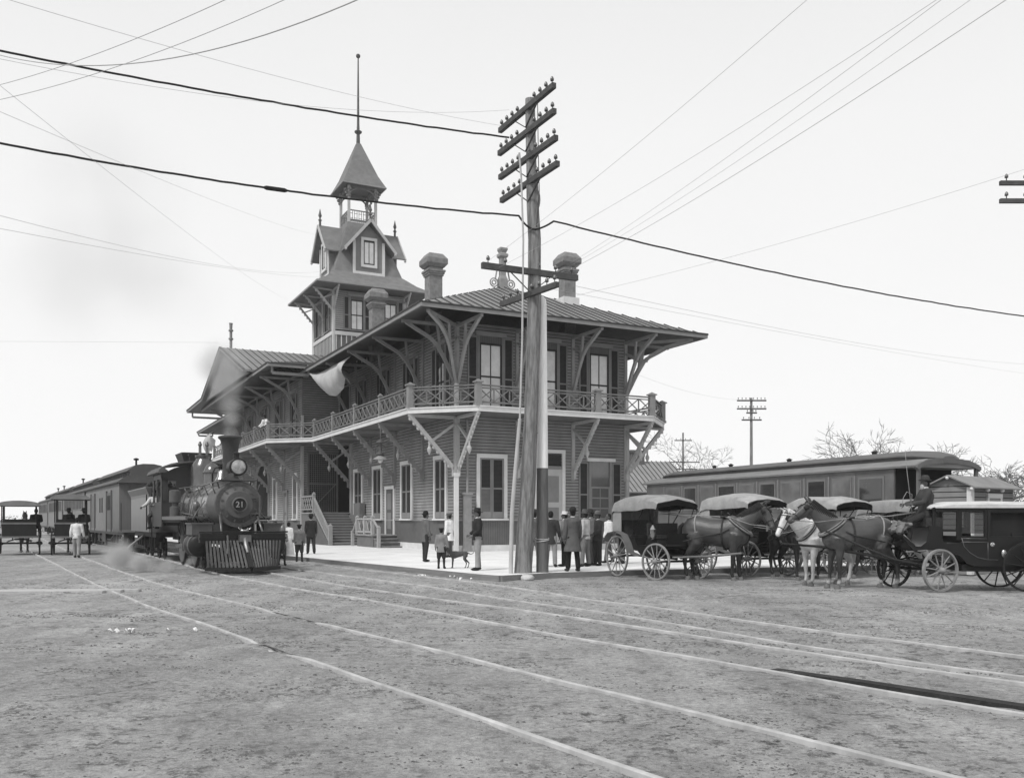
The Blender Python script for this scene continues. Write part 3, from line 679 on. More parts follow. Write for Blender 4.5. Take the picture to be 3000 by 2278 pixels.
# dormers
def dormer(M):
    g=MB(M); w=1.22
    g.b2((-w,-1.8,19.75),(w,0,22.3)); g.prism([(-w,22.3),(w,22.3),(0,23.45)],-1.8,0,'y')
    g.b2((-.42,.0,20.55),(.42,.03,22.15),k=2)
    o=g.build('dormer',[gray('dormer boards',.20,.8,.1),m_trim,m_glassL],TOW)
    t=MB(M)
    for x in(-w+.09,w-.09): t.b2((x-.1,.0,19.75),(x+.1,.07,22.25))
    t.b2((-w,.0,19.72),(w,.08,19.95)); 
    for x in(-.52,.52): t.b2((x-.1,.0,20.35),(x+.1,.09,22.45))
    t.b2((-.62,.0,22.3),(.62,.11,22.5)); t.b2((-.62,.0,20.3),(.62,.1,20.5)); t.build('trim',m_trim,o)
    t=MB(M); sash(t,-.4,.4,20.55,22.25,.03,1,2); t.build('sash',m_sash,o)
    r=MB(M)
    for s in(-1,1): slab(r,[(0,.5,23.78),(s*1.95,.5,21.5),(s*1.95,-1.6,21.5),(0,-2.4,23.78)] if s==1 else [(0,-2.4,23.78),(s*1.95,-1.6,21.5),(s*1.95,.5,21.5),(0,.5,23.78)],.1,0,0)
    for s in(-1,1): r.beam((0,.52,23.72),(s*1.97,.52,21.42),.09,.2,k=1); r.ell((s*1.9,.5,21.35),.1,k=1,n=7,m=5)
    r.build('dormer_roof',[_mats['tower shingles'],m_tb],o)
    f=MB(M); f.lathe([(.09,23.7),(.09,24.1),(.15,24.15),(.05,24.3),(.14,24.5),(.08,24.7),(.02,25.0)],8,(0,.35,0)); f.build('finial',m_skirt,o)
for M in(WF(tx,ty-2.62,1,0),WF(tx-2.62,ty,0,-1),WF(tx+2.62,ty,0,1)): dormer(M)
# lantern and spire
g=MB(); h=1.05; g.loft([ring(1.12,23.75),ring(1.12,24.05)]); 
for sx in(-1,1):
    for sy in(-1,1): g.b2((tx+sx*h-.09,ty+sy*h-.09,24),(tx+sx*h+.09,ty+sy*h+.09,26.8))
LAN=g.build('lantern',m_tb,TOW)
m_lb=gray('lantern trim',.20,.8,.12); g=MB()
for (M) in(WF(tx-h,ty-h,1,0),WF(tx-h,ty+h,0,-1),WF(tx+h,ty-h,0,1),WF(tx+h,ty+h,-1,0)):
    g.M=M
    for z in(24.15,24.95): g.b2((0,-.03,z-.04),(2*h,.03,z+.04))
    for k in range(6): a_=.35*k+.02; g.b2((a_+.03,-.02,24.35),(a_+.3,.02,24.38)); g.b2((a_+.03,-.02,24.7),(a_+.3,.02,24.73)); g.b2((a_+.05,-.02,24.18),(a_+.08,.02,24.92)); g.b2((a_+.25,-.02,24.18),(a_+.28,.02,24.92))
    pa=[(h+(h-.05)*math.cos(t),26.05+.62*math.sin(t)) for t in[i*PI/12 for i in range(13)]]
    for i in range(12): g.beam((pa[i][0],0,pa[i][1]),(pa[i+1][0],0,pa[i+1][1]),.08,.1)
    g.b2((0,-.04,26.66),(2*h,.04,26.85))
    for x in(.0,2*h):
        for k in range(3): g.ell((x,.12+.1*k,26.0+.22*k),(.13,.1,.12),n=7,m=5)
g.build('lantern_arches',m_lb,LAN)
g=MB(); g.loft([ring(1.0,26.85),ring(1.62,26.72),ring(1.68,26.82),ring(1.2,27.75),ring(.16,30.45)]); SP=g.build('spire',_mats['tower shingles'],TOW)
g=MB(); rg=ring(1.68,26.78)
for i in range(4): g.beam(rg[i],rg[(i+1)%4],.07,.09)
g.build('spire_trim',m_trim2,SP)
g=MB(); g.lathe([(.16,30.3),(.13,31.2),(.26,31.3),(.3,31.4),(.12,31.5),(.10,32),(.05,37.0)],10,(tx,ty,0)); g.ell((tx,ty,37.2),.17,k=0); g.build('flagpole',gray('flagpole paint',.09,.6),SP,smooth='auto')
# --- stairs up to the recess, and the little porch
m_step=gray('stair tread',.30,.85,.15,2,.2); m_riser=gray('stair riser',.15,.85,.15,2)
def stairs(x0,x1,y0,dy,n,z0,z1,parent=ST,solid_to=None):
    g=MB(); rh=(z1-z0)/n
    for i in range(n):
        g.b2((x0,y0+i*dy,z0),(x1,y0+n*dy+.3,z0+(i+1)*rh-.045),k=1) if i==0 else g.b2((x0,y0+i*dy,z0+i*rh-.05),(x1,y0+n*dy+.3,z0+(i+1)*rh-.045),k=1)
        g.b2((x0-.03,y0+i*dy-.03,z0+(i+1)*rh-.045),(x1+.03,y0+(i+1)*dy,z0+(i+1)*rh))
    return g.build('stairs',[m_step,m_riser],parent)
S_=stairs(-2.35,-.35,12.6,.31,12,PH,2.05)
g=MB(); g.b2((-2.4,16.2,PH),(0,YW,1.98),k=1); g.b2((-2.45,16.1,1.98),(0,YW,2.05)); g.b2((-.35,13.2,PH),(-.2,16.2,1.9),k=1); g.b2((-.42,13.4,1.2),(-.1,14.6,2.6),k=1); g.build('landing',[m_step,m_riser],S_)
g=MB(); z=lambda y: PH+(y-12.6)/3.72*1.92
g.beam((-2.4,12.75,.95),(-2.4,16.2,z(16.2)+.95),.1,.09); g.beam((-2.4,12.75,.32),(-2.4,16.2,z(16.2)+.25),.08,.12)
for i in range(14):
    y=12.9+i*.235; g.beam((-2.4,y,z(y)+.25),(-2.4,y+.2,z(y+.2)+.85),.04,.05); g.beam((-2.4,y+.2,z(y+.2)+.25),(-2.4,y,z(y)+.85),.03,.05)
g.b2((-2.5,12.5,PH),(-2.3,12.72,1.2)); g.lathe([(.16,1.2),(.16,1.26),(.02,1.38)],4,(-2.4,12.61,0),a0=PI/4); g.b2((-2.49,16.15,1.9),(-2.31,16.33,3.15)); g.lathe([(.15,3.15),(.02,3.3)],4,(-2.4,16.24,0),a0=PI/4)
g.beam((-2.4,16.3,3.05),(-2.4,19.2,3.05),.1,.09); g.beam((-2.4,16.3,2.25),(-2.4,19.2,2.25),.07,.08)
for i in range(5): y=16.5+i*.5; g.beam((-2.4,y,2.25),(-2.4,y+.5,3.0),.04,.05); g.beam((-2.4,y+.5,2.25),(-2.4,y,3.0),.03,.05)
g.build('balustrade',m_trim2,S_)
g=MB(); g.prism([(12.6,PH),(16.3,PH),(16.3,2.0)],-2.46,-2.40,'x'); g.build('stringer',m_skirt,S_)
g=MB(); g.b2((-1.35,8.1,PH),(0,10.9,.74),k=1); g.b2((-1.42,8.02,.74),(0,10.98,.81)); 
for i in range(3): z1=.81-.2*(i+1); g.b2((-1.3,8.1-.32*(i+1),PH),(0,8.1-.32*i,z1-.04),k=1); g.b2((-1.33,8.07-.32*(i+1),z1-.04),(0.0,8.1-.32*i,z1))
PO=g.build('porch',[m_step,m_riser],ST)
g=MB()
for x,y,z1 in((-1.36,10.85,1.75),(-1.36,9.45,1.75),(-1.36,8.15,1.75),(-1.36,7.15,1.2)): g.b2((x-.08,y-.08,PH if z1<1.5 else .8),(x+.08,y+.08,z1)); g.lathe([(.14,z1),(.02,z1+.1)],4,(x,y,0),a0=PI/4)
g.beam((-1.36,10.8,1.65),(-1.36,8.15,1.65),.1,.08); g.beam((-1.36,10.8,.95),(-1.36,8.15,.95),.07,.08); g.beam((-1.36,8.15,1.68),(-1.36,7.15,1.1),.08,.08); g.beam((-1.36,10.85,1.68),(-1.36,11.7,.9),.08,.08); g.b2((-1.44,11.65,PH),(-1.28,11.8,1.0))
for c in(10.5,9.8,9.1,8.5):
    g.beam((-1.36,c-.25,.98),(-1.36,c+.1,1.6),.045,.05); g.beam((-1.33,c+.1,.98),(-1.33,c-.25,1.6),.045,.05)
g.build('balustrade',gray('porch balustrade',.36,.8,.12),PO)
# ---------------------------------------------------------------- people
def cloth(v): return gray('cloth %.2f'%v,v,.9,.22,5,.5,bsc=22)
def skin(v): return gray('skin %.2f'%v,v,.55,.08,9)
m_hair=gray('dark hair',.015,.8,.3,20); m_shoe=gray('shoe leather',.018,.5,.3,9); m_eye=gray('eyes',.01,.2)
HATS={}
def join_into(o,mb):
    import bmesh
    me=mb.mesh('t'); bm=bmesh.new(); bm.from_mesh(o.data); bm.from_mesh(me); bm.to_mesh(o.data); bm.free(); bpy.data.meshes.remove(me)
    for p in o.data.polygons: p.use_smooth=True
def person(loc,head,H=1.75,coat=.05,trou=.05,sk=.22,hat=None,hatv=.04,coat_len=.80,legs=((0,0,3),(0,0,3)),arms=((0,8,12,0),(0,8,12,0)),lean=0,
           label='',group=None,seat=None,yaw=0,nod=0,fat=1.0,shirt=None,hair=True,skirt=False,knick=False,beard=None,detail=True,bag=None,turn_shoulders=0):
    S=H/1.75; P=empty('person',loc,R(head)); tag(P,label,'person',group)
    hipz=.90
    def RY(p,a,c):  # forward lean about the hip
        x,y,z=p[0]-c[0],p[1],p[2]-c[2]; ca,sa=math.cos(R(a)),math.sin(R(a)); return Vector((c[0]+x*ca+z*sa,y,c[2]-x*sa+z*ca))
    hipc=Vector((0,0,hipz)); J={}
    low=9
    for s,(a,b,c) in zip((1,-1),legs):
        h=Vector((0,s*.09,hipz)); d=Vector((math.sin(R(a)),s*math.sin(R(c)),-math.cos(R(a)))).normalized(); k=h+d*.42
        a2=a-b; d2=Vector((math.sin(R(a2)),s*math.sin(R(c))*.6,-math.cos(R(a2)))).normalized(); an=k+d2*.41
        J[s]=(h,k,an,a2); low=min(low,an.z-.075)
    dz=(seat-hipz*S)/S if seat is not None else -low
    up=lambda p: RY(p,lean,hipc)
    sh={}
    for s,(a,o,b,iy) in zip((1,-1),arms):
        p=Vector((.0,s*.185,1.42)); a_=a; d=Vector((math.sin(R(a_))*math.cos(R(o)),s*math.sin(R(o)),-math.cos(R(a_))*math.cos(R(o)))); e=p+d*.285
        a3=a_+b; d2=Vector((math.sin(R(a3)),-s*math.sin(R(iy))+s*math.sin(R(o))*.5,-math.cos(R(a3)))).normalized(); wv=e+d2*.25
        p,e,wv=up(p),up(e),up(wv); sh[s]=(p,e,wv,(wv-e).normalized())
    T=Matrix.Scale(S,4)@Matrix.Translation((0,0,dz))
    def tors(g,infl,z0=.86,z1=1.50,flare=0,n=16):
        prof=[(.70,.12,.15),(.86,.115,.165),(.95,.12,.165),(1.05,.105,.14),(1.15,.108,.142),(1.28,.12,.165),(1.38,.115,.175),(1.45,.09,.15),(1.50,.06,.08)]
        rings=[]
        zs=[z0+(z1-z0)*i/9 for i in range(10)]
        for z in zs:
            zc=max(.70,min(1.5,z)); 
            for i in range(len(prof)-1):
                if prof[i][0]<=zc<=prof[i+1][0]:
                    t=(zc-prof[i][0])/(prof[i+1][0]-prof[i][0]); rx=lerp(prof[i][1],prof[i+1][1],t); ry=lerp(prof[i][2],prof[i+1][2],t); break
            f=fat if .85<z<1.35 else 1
            fl=flare*max(0,.95-z)
            rx=rx*f+infl+fl; ry=ry*(1+(f-1)*.6)+infl+fl
            rings.append([up(Vector((rx*math.cos(t)-(.01 if z>1.3 else 0),ry*math.sin(t),z))) if z>hipz else Vector((rx*math.cos(t),ry*math.sin(t),z)) for t in[2*PI*j/n for j in range(n)]])
        g.loft(rings)
    # head frame
    hc=up(Vector((.015,0,1.615))); HR=Matrix.Rotation(R(yaw),3,'Z')@Matrix.Rotation(R(nod+lean*.3),3,'Y')
    g=MB(T)
    tors(g,0); nb=up(Vector((-.01,0,1.44)))
    g.tube([nb,nb.lerp(hc,.6)],[.06,.052],12)
    g.ell(hc+HR@Vector((-.008,0,.025)),(.098,.077,.112),HR,16,12); g.ell(hc+HR@Vector((.03,0,-.05)),(.062,.056,.07),HR,12,8)
    if detail:
        g.ell(hc+HR@Vector((.098,0,-.012)),(.024,.014,.026),HR,8,6)
        g.ell(hc+HR@Vector((.082,0,-.052)),(.016,.025,.008),HR,8,6)
        for s in(1,-1): g.ell(hc+HR@Vector((-.005,s*.078,-.005)),(.02,.010,.03),HR,8,6)
    for s in(1,-1):
        h,k,an,a2=J[s]; g.tube([h+Vector((0,-s*.01,.03)),h.lerp(k,.5),k,k.lerp(an,.35),an],[.095,.078,.057,.056,.036],10)
        d=Vector((math.cos(R(0)),s*.12,0)); g.ell(an+Vector((.065,s*.01,-.04)),(.125,.045,.035),None,12,8)
        p,e,wv,d2=sh[s]; g.tube([p.lerp(up(Vector((0,0,1.42))),.25),p,p.lerp(e,.5),e,e.lerp(wv,.4),wv],[.06,.062,.05,.042,.038,.026],10)
        g.ell(wv+d2*.04,(.03,.03,.035),None,8,6)
    ms=skin(sk)
    body=solid(g,'body',[ms,m_eye],P,.017 if detail else .026)
    if detail:
        g=MB(T)
        for s in(1,-1):
            p,e,wv,d2=sh[s]; side=Vector((0,s,0)); side=(side-d2*side.dot(d2)).normalized(); nrm=d2.cross(side).normalized()*(-s)
            base=wv+d2*.065
            for i,(off,ln) in enumerate([(-.026,.065),(-.009,.078),(.009,.072),(.026,.058)]):
                fwd=side.cross(d2).normalized()*off; b0=base+fwd; inn=-side
                g.tube([b0-d2*.02,b0+d2*ln*.45,b0+d2*ln*.8+inn*ln*.25,b0+d2*ln+inn*ln*.5],[.0095,.009,.008,.007],6)
            th=wv+d2*.03+side.cross(d2).normalized()*(.03*s); fw=side.cross(d2).normalized()*s
            g.tube([th,th+d2*.03+fw*.025-side*.006,th+d2*.055+fw*.03-side*.014],[.012,.010,.008],6)
        join_into(body,g)
        g=MB(T)
        for s in(1,-1): g.ell(hc+HR@Vector((.086,s*.030,.016)),(.009,.012,.007),HR,8,6)
        g.build('eyes',m_eye,P,True)
    # trousers / skirt
    g=MB(T)
    if skirt:
        rings=[]
        for z,r in((.98,.15),(.85,.2),(.6,.24),(.3 if knick else .06,.30)): rings.append([Vector((r*math.cos(t)*.9,r*math.sin(t),z)) for t in[2*PI*j/20 for j in range(20)]])
        g.loft(rings)
    for s in(1,-1):
        h,k,an,a2=J[s]
        if knick: g.tube([h+Vector((0,-s*.01,.04)),h.lerp(k,.5),k,k.lerp(an,.15)],[.12,.11,.09,.07],12)
        else: g.tube([h+Vector((0,-s*.01,.05)),h.lerp(k,.5),k,k.lerp(an,.5),an+(k-an)*.03],[.115,.097,.079,.074,.07],12)
    tors(g,.014,.84,1.0)
    solid(g,'skirt' if skirt else 'trousers',cloth(trou),P,.02)
    if knick:
        g=MB(T)
        for s in(1,-1): h,k,an,a2=J[s]; g.tube([k.lerp(an,.1),k.lerp(an,.4),an],[.06,.06,.042],10)
        solid(g,'stockings',cloth(.03),P,.018)
    for s in(1,-1):
        g=MB(T); h,k,an,a2=J[s]; g.ell(an+Vector((.06,s*.01,-.032)),(.14,.052,.043),None,14,8); g.tube([an+Vector((0,0,.04)),an+Vector((0,0,-.03))],[.048,.055],10); g.build('shoe',m_shoe,P,True)
    # coat
    g=MB(T); inf=.022 if shirt is None else .012
    tors(g,inf,coat_len,1.485,.22 if coat_len<.7 else .12)
    for s in(1,-1):
        p,e,wv,d2=sh[s]; g.tube([p.lerp(up(Vector((0,0,1.40))),.4),p+Vector((0,0,-.005)),p.lerp(e,.5),e,e.lerp(wv,.5),wv+(e-wv)*.04],[.075,.083,.070,.062,.056,.047],12)
    c=solid(g,'coat' if shirt is None else 'shirt',cloth(coat),P,.019)
    # folds
    for v in c.data.vertices:
        q=v.co; v.co=q+Vector((noise.noise(q*7),noise.noise(q*7+Vector((9,0,0))),0))*.008
    g=MB(T); nk=up(Vector((.0,0,1.485)))
    g.lathe([(.07,-.02),(.064,.035),(.05,.035)],14,nk); g.build('collar',cloth(.65 if shirt is None else coat),P,True)
    if shirt is not None and shirt>=0:   # waistcoat or braces shown darker
        g=MB(T)
        for s in(1,-1): g.tube([up(Vector((.125,s*.07,1.0))),up(Vector((.145,s*.075,1.25))),up(Vector((.07,s*.08,1.465))),up(Vector((-.10,s*.075,1.36))),up(Vector((-.12,s*.03,1.02)))],.013,6)
        g.build('braces',cloth(shirt),P,True)
    if hair:
        g=MB(T); g.ell(hc+HR@Vector((-.024,0,.045)),(.096,.084,.10),HR,16,10); g.ell(hc+HR@Vector((-.05,0,-.01)),(.062,.07,.08),HR,12,8)
        solid(g,'hair',m_hair,P,.017)
    if beard:
        g=MB(T); g.ell(hc+HR@Vector((.055,0,-.085)),(.05,.058,.085),HR,12,8); g.ell(hc+HR@Vector((.085,0,-.04)),(.02,.035,.015),HR,8,6); solid(g,'beard',cloth(beard),P,.014)
    if hat:
        top=hc+HR@Vector((-.01,0,.055)); M=T@Matrix.Translation(top)@HR.to_4x4()@Matrix.Rotation(R(-4),4,'Y'); g=MB(M)
        if hat=='bowler': g.lathe([(.088,-.005),(.135,.0),(.142,.018),(.13,.012),(.096,.008),(.098,.05),(.085,.1),(.05,.125),(.01,.13)],20)
        elif hat=='wide': g.lathe([(.09,-.005),(.17,-.008),(.175,.004),(.165,.006),(.097,.012),(.095,.06),(.088,.115),(.05,.125),(.01,.108)],20)
        elif hat=='straw': g.lathe([(.09,-.005),(.155,.0),(.155,.01),(.095,.012),(.093,.09),(.085,.098),(.01,.098)],20)
        elif hat=='cap': g.lathe([(.09,-.01),(.1,.02),(.12,.06),(.10,.085),(.01,.09)],16); g.ell((.10,0,.005),(.07,.075,.012))
        g.build('hat',cloth(hatv),P,'auto')
    return P
# ---------------------------------------------------------------- horses
def coat_mat(name,v,leg=None,sock=None):
    if name in _mats: return _mats[name]
    m=gray(name,v,.36,.4,2.6,.35,bsc=50,spec=.5); t=m.node_tree; b=t.nodes['Principled BSDF']
    tc=N(t,'ShaderNodeTexCoord'); sp=N(t,'ShaderNodeSeparateXYZ'); t.links.new(tc.outputs['Object'],sp.inputs[0])
    prev=b.inputs['Base Color'].links[0].from_socket
    for val,z0,z1 in ((leg,.62,.82),(sock,.16,.24)):
        if val is None: continue
        mr=N(t,'ShaderNodeMapRange'); mr.inputs[1].default_value=z0; mr.inputs[2].default_value=z1; t.links.new(sp.outputs[2],mr.inputs[0])
        mx=N(t,'ShaderNodeMix',data_type='FLOAT'); t.links.new(mr.outputs[0],mx.inputs[0]); mx.inputs[2].default_value=val; t.links.new(prev,mx.inputs[3]); prev=mx.outputs[0]
    t.links.new(prev,b.inputs['Base Color']); return m
m_leather=gray('harness leather',.035,.5,.3,12,.2); m_strap=gray('worn harness strap',.26,.8,.25,9); m_collar=gray('straw filled collar',.22,.9,.35,16,.5); m_mane=gray('mane hair',.02,.8,.3,30); m_hoof=gray('hoof',.14,.7,.3,14)
TRUNK=[(-.80,1.22,.06,.10),(-.76,1.24,.15,.20),(-.66,1.27,.235,.285),(-.50,1.29,.275,.325),(-.30,1.26,.272,.325),(-.10,1.205,.285,.335),(.12,1.185,.29,.36),(.32,1.20,.272,.385),(.48,1.215,.235,.385),(.62,1.20,.195,.33),(.73,1.17,.13,.22),(.78,1.16,.07,.12)]
def trunk_at(x):
    for i in range(len(TRUNK)-1):
        if TRUNK[i][0]<=x<=TRUNK[i+1][0]:
            t=(x-TRUNK[i][0])/(TRUNK[i+1][0]-TRUNK[i][0]); return [lerp(TRUNK[i][j],TRUNK[i+1][j],t) for j in(1,2,3)]
def horse(loc,head,mat,label,S=1.0,neck=48,neckyaw=0,headdown=48,headyaw=0,fore=((0,0),(0,0)),hind=((0,0),(0,0)),group='horses harnessed to the hacks',manem=None,blink=True,pale=False,harness=True,stretch=1.06):
    P=empty('horse',loc,R(head)); tag(P,label,'horse',group); T=Matrix.Scale(S,4); g=MB(T); n=20
    g.loft([[Vector((x,ry*math.cos(t),zc+rz*math.sin(t))) for t in[2*PI*j/n for j in range(n)]] for x,zc,ry,rz in TRUNK])
    g.ell((-.50,.10,1.36),(.24,.15,.2)); g.ell((-.50,-.10,1.36),(.24,.15,.2)); g.ell((.40,0,1.50),(.20,.06,.12))
    for s in(1,-1): g.ell((.52,s*.14,1.12),(.17,.11,.26)); g.ell((-.48,s*.16,1.08),(.21,.12,.27))
    # neck
    na=R(neck); ny=R(neckyaw); L=.82; base=Vector((.50,0,1.30)); d=Vector((math.cos(na)*math.cos(ny),math.cos(na)*math.sin(ny),math.sin(na)))
    poll=base+d*L; dd=Vector((math.cos(na)*.7,0,math.sin(na))).normalized()
    upn=Vector((-math.sin(na)*math.cos(ny),-math.sin(na)*math.sin(ny),math.cos(na))); sd=d.cross(upn)
    rings=[]
    for t,ra,rb in((-.12,.17,.29),(.15,.15,.27),(.4,.115,.215),(.65,.095,.17),(.85,.085,.14),(1.0,.08,.115),(1.05,.04,.06)):
        c=base+d*L*t-upn*(.03*math.sin(PI*max(0,t)))
        rings.append([c+sd*ra*math.cos(a)+upn*rb*math.sin(a) for a in[2*PI*j/16 for j in range(16)]])
    g.loft(rings)
    hy=ny+R(headyaw); hd=R(headdown); hdv=Vector((math.cos(hd)*math.cos(hy),math.cos(hd)*math.sin(hy),-math.sin(hd))); hup=Vector((math.sin(hd)*math.cos(hy),math.sin(hd)*math.sin(hy),math.cos(hd))); hs=hup.cross(hdv)
    h0=poll+hup*-.02-hdv*.03; rings=[]
    for t,ra,rb,o in((-.06,.05,.06,0),(0,.088,.10,0),(.14,.102,.135,-.03),(.28,.09,.132,-.035),(.42,.068,.10,-.025),(.54,.058,.078,-.01),(.61,.056,.07,-.01),(.65,.045,.05,-.015),(.665,.02,.025,-.015)):
        c=h0+hdv*t+hup*o; rings.append([c+hs*ra*math.cos(a)+hup*rb*math.sin(a) for a in[2*PI*j/14 for j in range(14)]])
    g.loft(rings)
    HM=Matrix((hdv,hs,hup)).transposed()
    for s in(1,-1):
        e0=h0+hup*.075+hs*s*.052; g.tube([e0,e0+hup*.06+hs*s*.012-hdv*.01,e0+hup*.12+hs*s*.01,e0+hup*.165+hs*s*.004],[.026,.034,.024,.006],8)
        g.ell(h0+hdv*.17+hs*s*.088+hup*.03,(.035,.02,.026),HM,8,6); g.ell(h0+hdv*.615+hs*s*.045+hup*.015,(.022,.016,.018),HM,8,6)
    hoofs=[]
    for s,(dx,lift) in zip((1,-1),fore):
        y=s*.145; q=[Vector(p) for p in((.52,y,1.15),(.47,y+s*.01,.90),(.49+dx*.45,y,.66),(.49+dx*.6,y,.50),(.49+dx*.6,y,.46),(.485+dx*.85,y,.30),(.485+dx,y,.17),(.52+dx,y,.09))]
        g.tube(q,[.15,.105,.066,.057,.056,.038,.047,.042],12); hoofs.append(Vector((.535+dx,y,0)))
    for s,(dx,lift) in zip((1,-1),hind):
        y=s*.145; q=[Vector(p) for p in((-.50,y,1.15),(-.42,y+s*.015,.92),(-.56+dx*.4,y,.70),(-.66+dx*.6,y,.56),(-.665+dx*.65,y,.50),(-.635+dx*.85,y,.32),(-.60+dx,y,.17),(-.565+dx,y,.09))]
        g.tube(q,[.21,.165,.095,.062,.06,.041,.050,.043],12); hoofs.append(Vector((-.55+dx,y,0)))
    body=solid(g,'body',mat,P,.024,4)
    for h in hoofs: g=MB(T); g.lathe([(.068,0),(.066,.03),(.050,.085),(.04,.09)],12,h); g.build('hoof',m_hoof,P,'auto')
    g=MB(T)   # tail
    g.tube([(-.78,0,1.42),(-.87,0,1.34),(-.90,.01,1.1),(-.88,.02,.8),(-.86,.03,.5)],[.035,.05,.075,.07,.02],10)
    o=g.build('tail',manem or m_mane,P,True)
    for v in o.data.vertices: v.co.x+=noise.noise(v.co*14)*.02; v.co.y+=noise.noise(v.co*14+Vector((5,5,5)))*.02
    g=MB(T)   # mane
    for i in range(64):
        t=.05+.95*i/63; c=base+d*L*t+upn*lerp(.25,.11,t); sg=1 if i%3 else -1
        g.tube([c+upn*.02,c+sd*sg*.05-upn*.02,c+sd*sg*.085-upn*.10+d*.01,c+sd*sg*.09-upn*.17],[.02,.022,.016,.004],5)
    g.tube([poll+hup*.08,poll+hup*.06+hdv*.08,poll+hup*.09+hdv*.17],[.03,.025,.006],6)
    g.build('mane',manem or m_mane,P,True)
    if harness:
        g=MB(T)  # collar round the base of the neck
        def nring(t,ea,eb,r,k=None,tilt=0):
            ra=lerp(.16,.1,t)+ea; rb=lerp(.29,.18,t)+eb; c=base+d*L*t
            pts=[c+sd*ra*math.cos(a)+upn*rb*math.sin(a)+d*tilt*math.sin(a) for a in[2*PI*j/24 for j in range(24)]]
            g.tube(pts,r,8,closed=True,k=k)
        nring(.12,.03,.03,.05,0,-.05); nring(.09,.055,.055,.022,1,-.05); nring(.15,.06,.05,.018,1,-.05)
        c=base+d*L*.12+upn*.33; g.beam(c,c+upn*.1,.03,.03,k=1); g.build('collar',[m_collar,m_leather],P,True)
        g=MB(T)
        def trk(x,w=.02,inf=.012,x2=None,k=0):
            zc,ry,rz=trunk_at(x); pts=[]
            for j in range(24):
                a=2*PI*j/24; xx=x if x2 is None else lerp(x,x2,(math.sin(a)+1)/2)
                zc,ry,rz=trunk_at(xx); pts.append(Vector((xx,(ry+inf)*math.cos(a),zc+(rz+inf)*math.sin(a))))
            g.tube(pts,w,6,closed=True,k=k)
        trk(.22,.02,.014); trk(-.38,.018,.014,-.46,1)
        zc,ry,rz=trunk_at(.22); g.box((.22,0,zc+rz+.02),(.12,.34,.05)); 
        for s in(1,-1):
            g.tube([(.40,s*.27,1.28),(.22,s*.305,1.18),(-.2,s*.31,1.1),(-.5,s*.32,1.02),(-.85,s*.34,.92),(-1.2,s*.34,.80)],.018,6,k=0)
            g.tube([(.1,s*.12,1.57),(-.1,s*.06,1.565),(-.45,s*.04,1.635),(-.72,s*.03,1.52)],.010,5,k=1)
            q0=h0+hdv*.60+hs*s*.062; g.tube([q0,q0.lerp(Vector((.4,s*.2,1.5)),.5)-Vector((0,0,.02)),(.42,s*.17,1.56),(0,s*.12,1.60),(-.7,s*.1,1.62),(-1.5,s*.1,1.75)],.008,5,k=1)
            for (a_,b_) in((-.02,.58),): g.tube([h0+hup*.09+hs*s*.05,h0+hdv*.15+hs*s*.108+hup*-.02,h0+hdv*.4+hs*s*.078-hup*.03,h0+hdv*.59+hs*s*.062-hup*.02],.010,5)
            if blink: g.box(h0+hdv*.18+hs*s*.122+hup*.045,(.12,.012,.10),HM)
        for t,ra,rb,o in((.09,.103,.128,-.02),(.45,.073,.10,-.022),(.02,.095,.12,-.01)):
            c=h0+hdv*t+hup*o; g.tube([c+hs*ra*math.cos(a)+hup*rb*math.sin(a)+hdv*(.05*math.sin(a) if t<.1 else 0) for a in[2*PI*j/18 for j in range(18)]],.011,5,closed=True)
        g.build('harness',[m_leather,m_strap],P,True)
    P.scale=(stretch,1,1); return P
def dog(loc,head,label):
    P=empty('dog',loc,R(head)); tag(P,label,'dog'); g=MB()
    rings=[]
    for x,zc,ry,rz in((-.27,.43,.03,.04),(-.23,.43,.07,.08),(-.1,.435,.065,.075),(0,.425,.07,.09),(.13,.405,.085,.12),(.22,.41,.075,.11),(.28,.43,.04,.06)):
        rings.append([Vector((x,ry*math.cos(a),zc+rz*math.sin(a))) for a in[2*PI*j/14 for j in range(14)]])
    g.loft(rings); g.tube([(.2,0,.44),(.3,0,.50),(.37,0,.555)],[.075,.058,.05],10)
    g.ell((.39,0,.575),(.065,.05,.05)); g.tube([(.40,0,.57),(.47,0,.55),(.53,0,.54)],[.045,.032,.022],10)
    for s in(1,-1):
        g.ell((.36,s*.045,.60),(.02,.012,.035)); g.tube([(.2,s*.055,.36),(.19,s*.055,.24),(.20,s*.055,.13),(.20,s*.055,.02)],[.045,.024,.02,.016],8); g.ell((.22,s*.055,.015),(.035,.02,.015))
        dx=s*.05; g.tube([(-.2,s*.05,.40),(-.17+dx*.4,s*.055,.27),(-.27+dx,s*.055,.15),(-.24+dx,s*.055,.02)],[.075,.042,.02,.016],8); g.ell((-.22+dx,s*.055,.015),(.035,.02,.015))
    g.tube([(-.26,0,.46),(-.36,0,.42),(-.43,0,.44),(-.47,0,.52)],[.022,.017,.014,.008],8)
    solid(g,'body',gray('brown short dog fur',.085,.7,.25,6,.2,bsc=60),P,.013,2)
    g=MB(); g.ell((.53,0,.545),(.014,.014,.012)); 
    for s in(1,-1): g.ell((.425,s*.04,.592),(.008,.006,.008))
    g.build('nose_and_eyes',m_eye,P,True); return P
H_=lambda dx,dy: math.degrees(math.atan2(dy,dx))
stand=((0,0,4),(0,0,4)); step=((14,4,2),(-12,8,2)); 
def pp(u,v,z=0): q=gp(u,v,z); q.z=z; return q
AW=98   # heading: away from the camera
dn=((0,7,10,0),(0,7,12,0))
person(pp(225,1633),AW,1.70,.62,.26,.12,None,legs=((10,4,2),(-8,6,2)),arms=((-6,10,14,0),(6,10,14,0)),coat_len=.84,shirt=-1,lean=3,label='man in a pale jacket walking away beside the rail at far left')
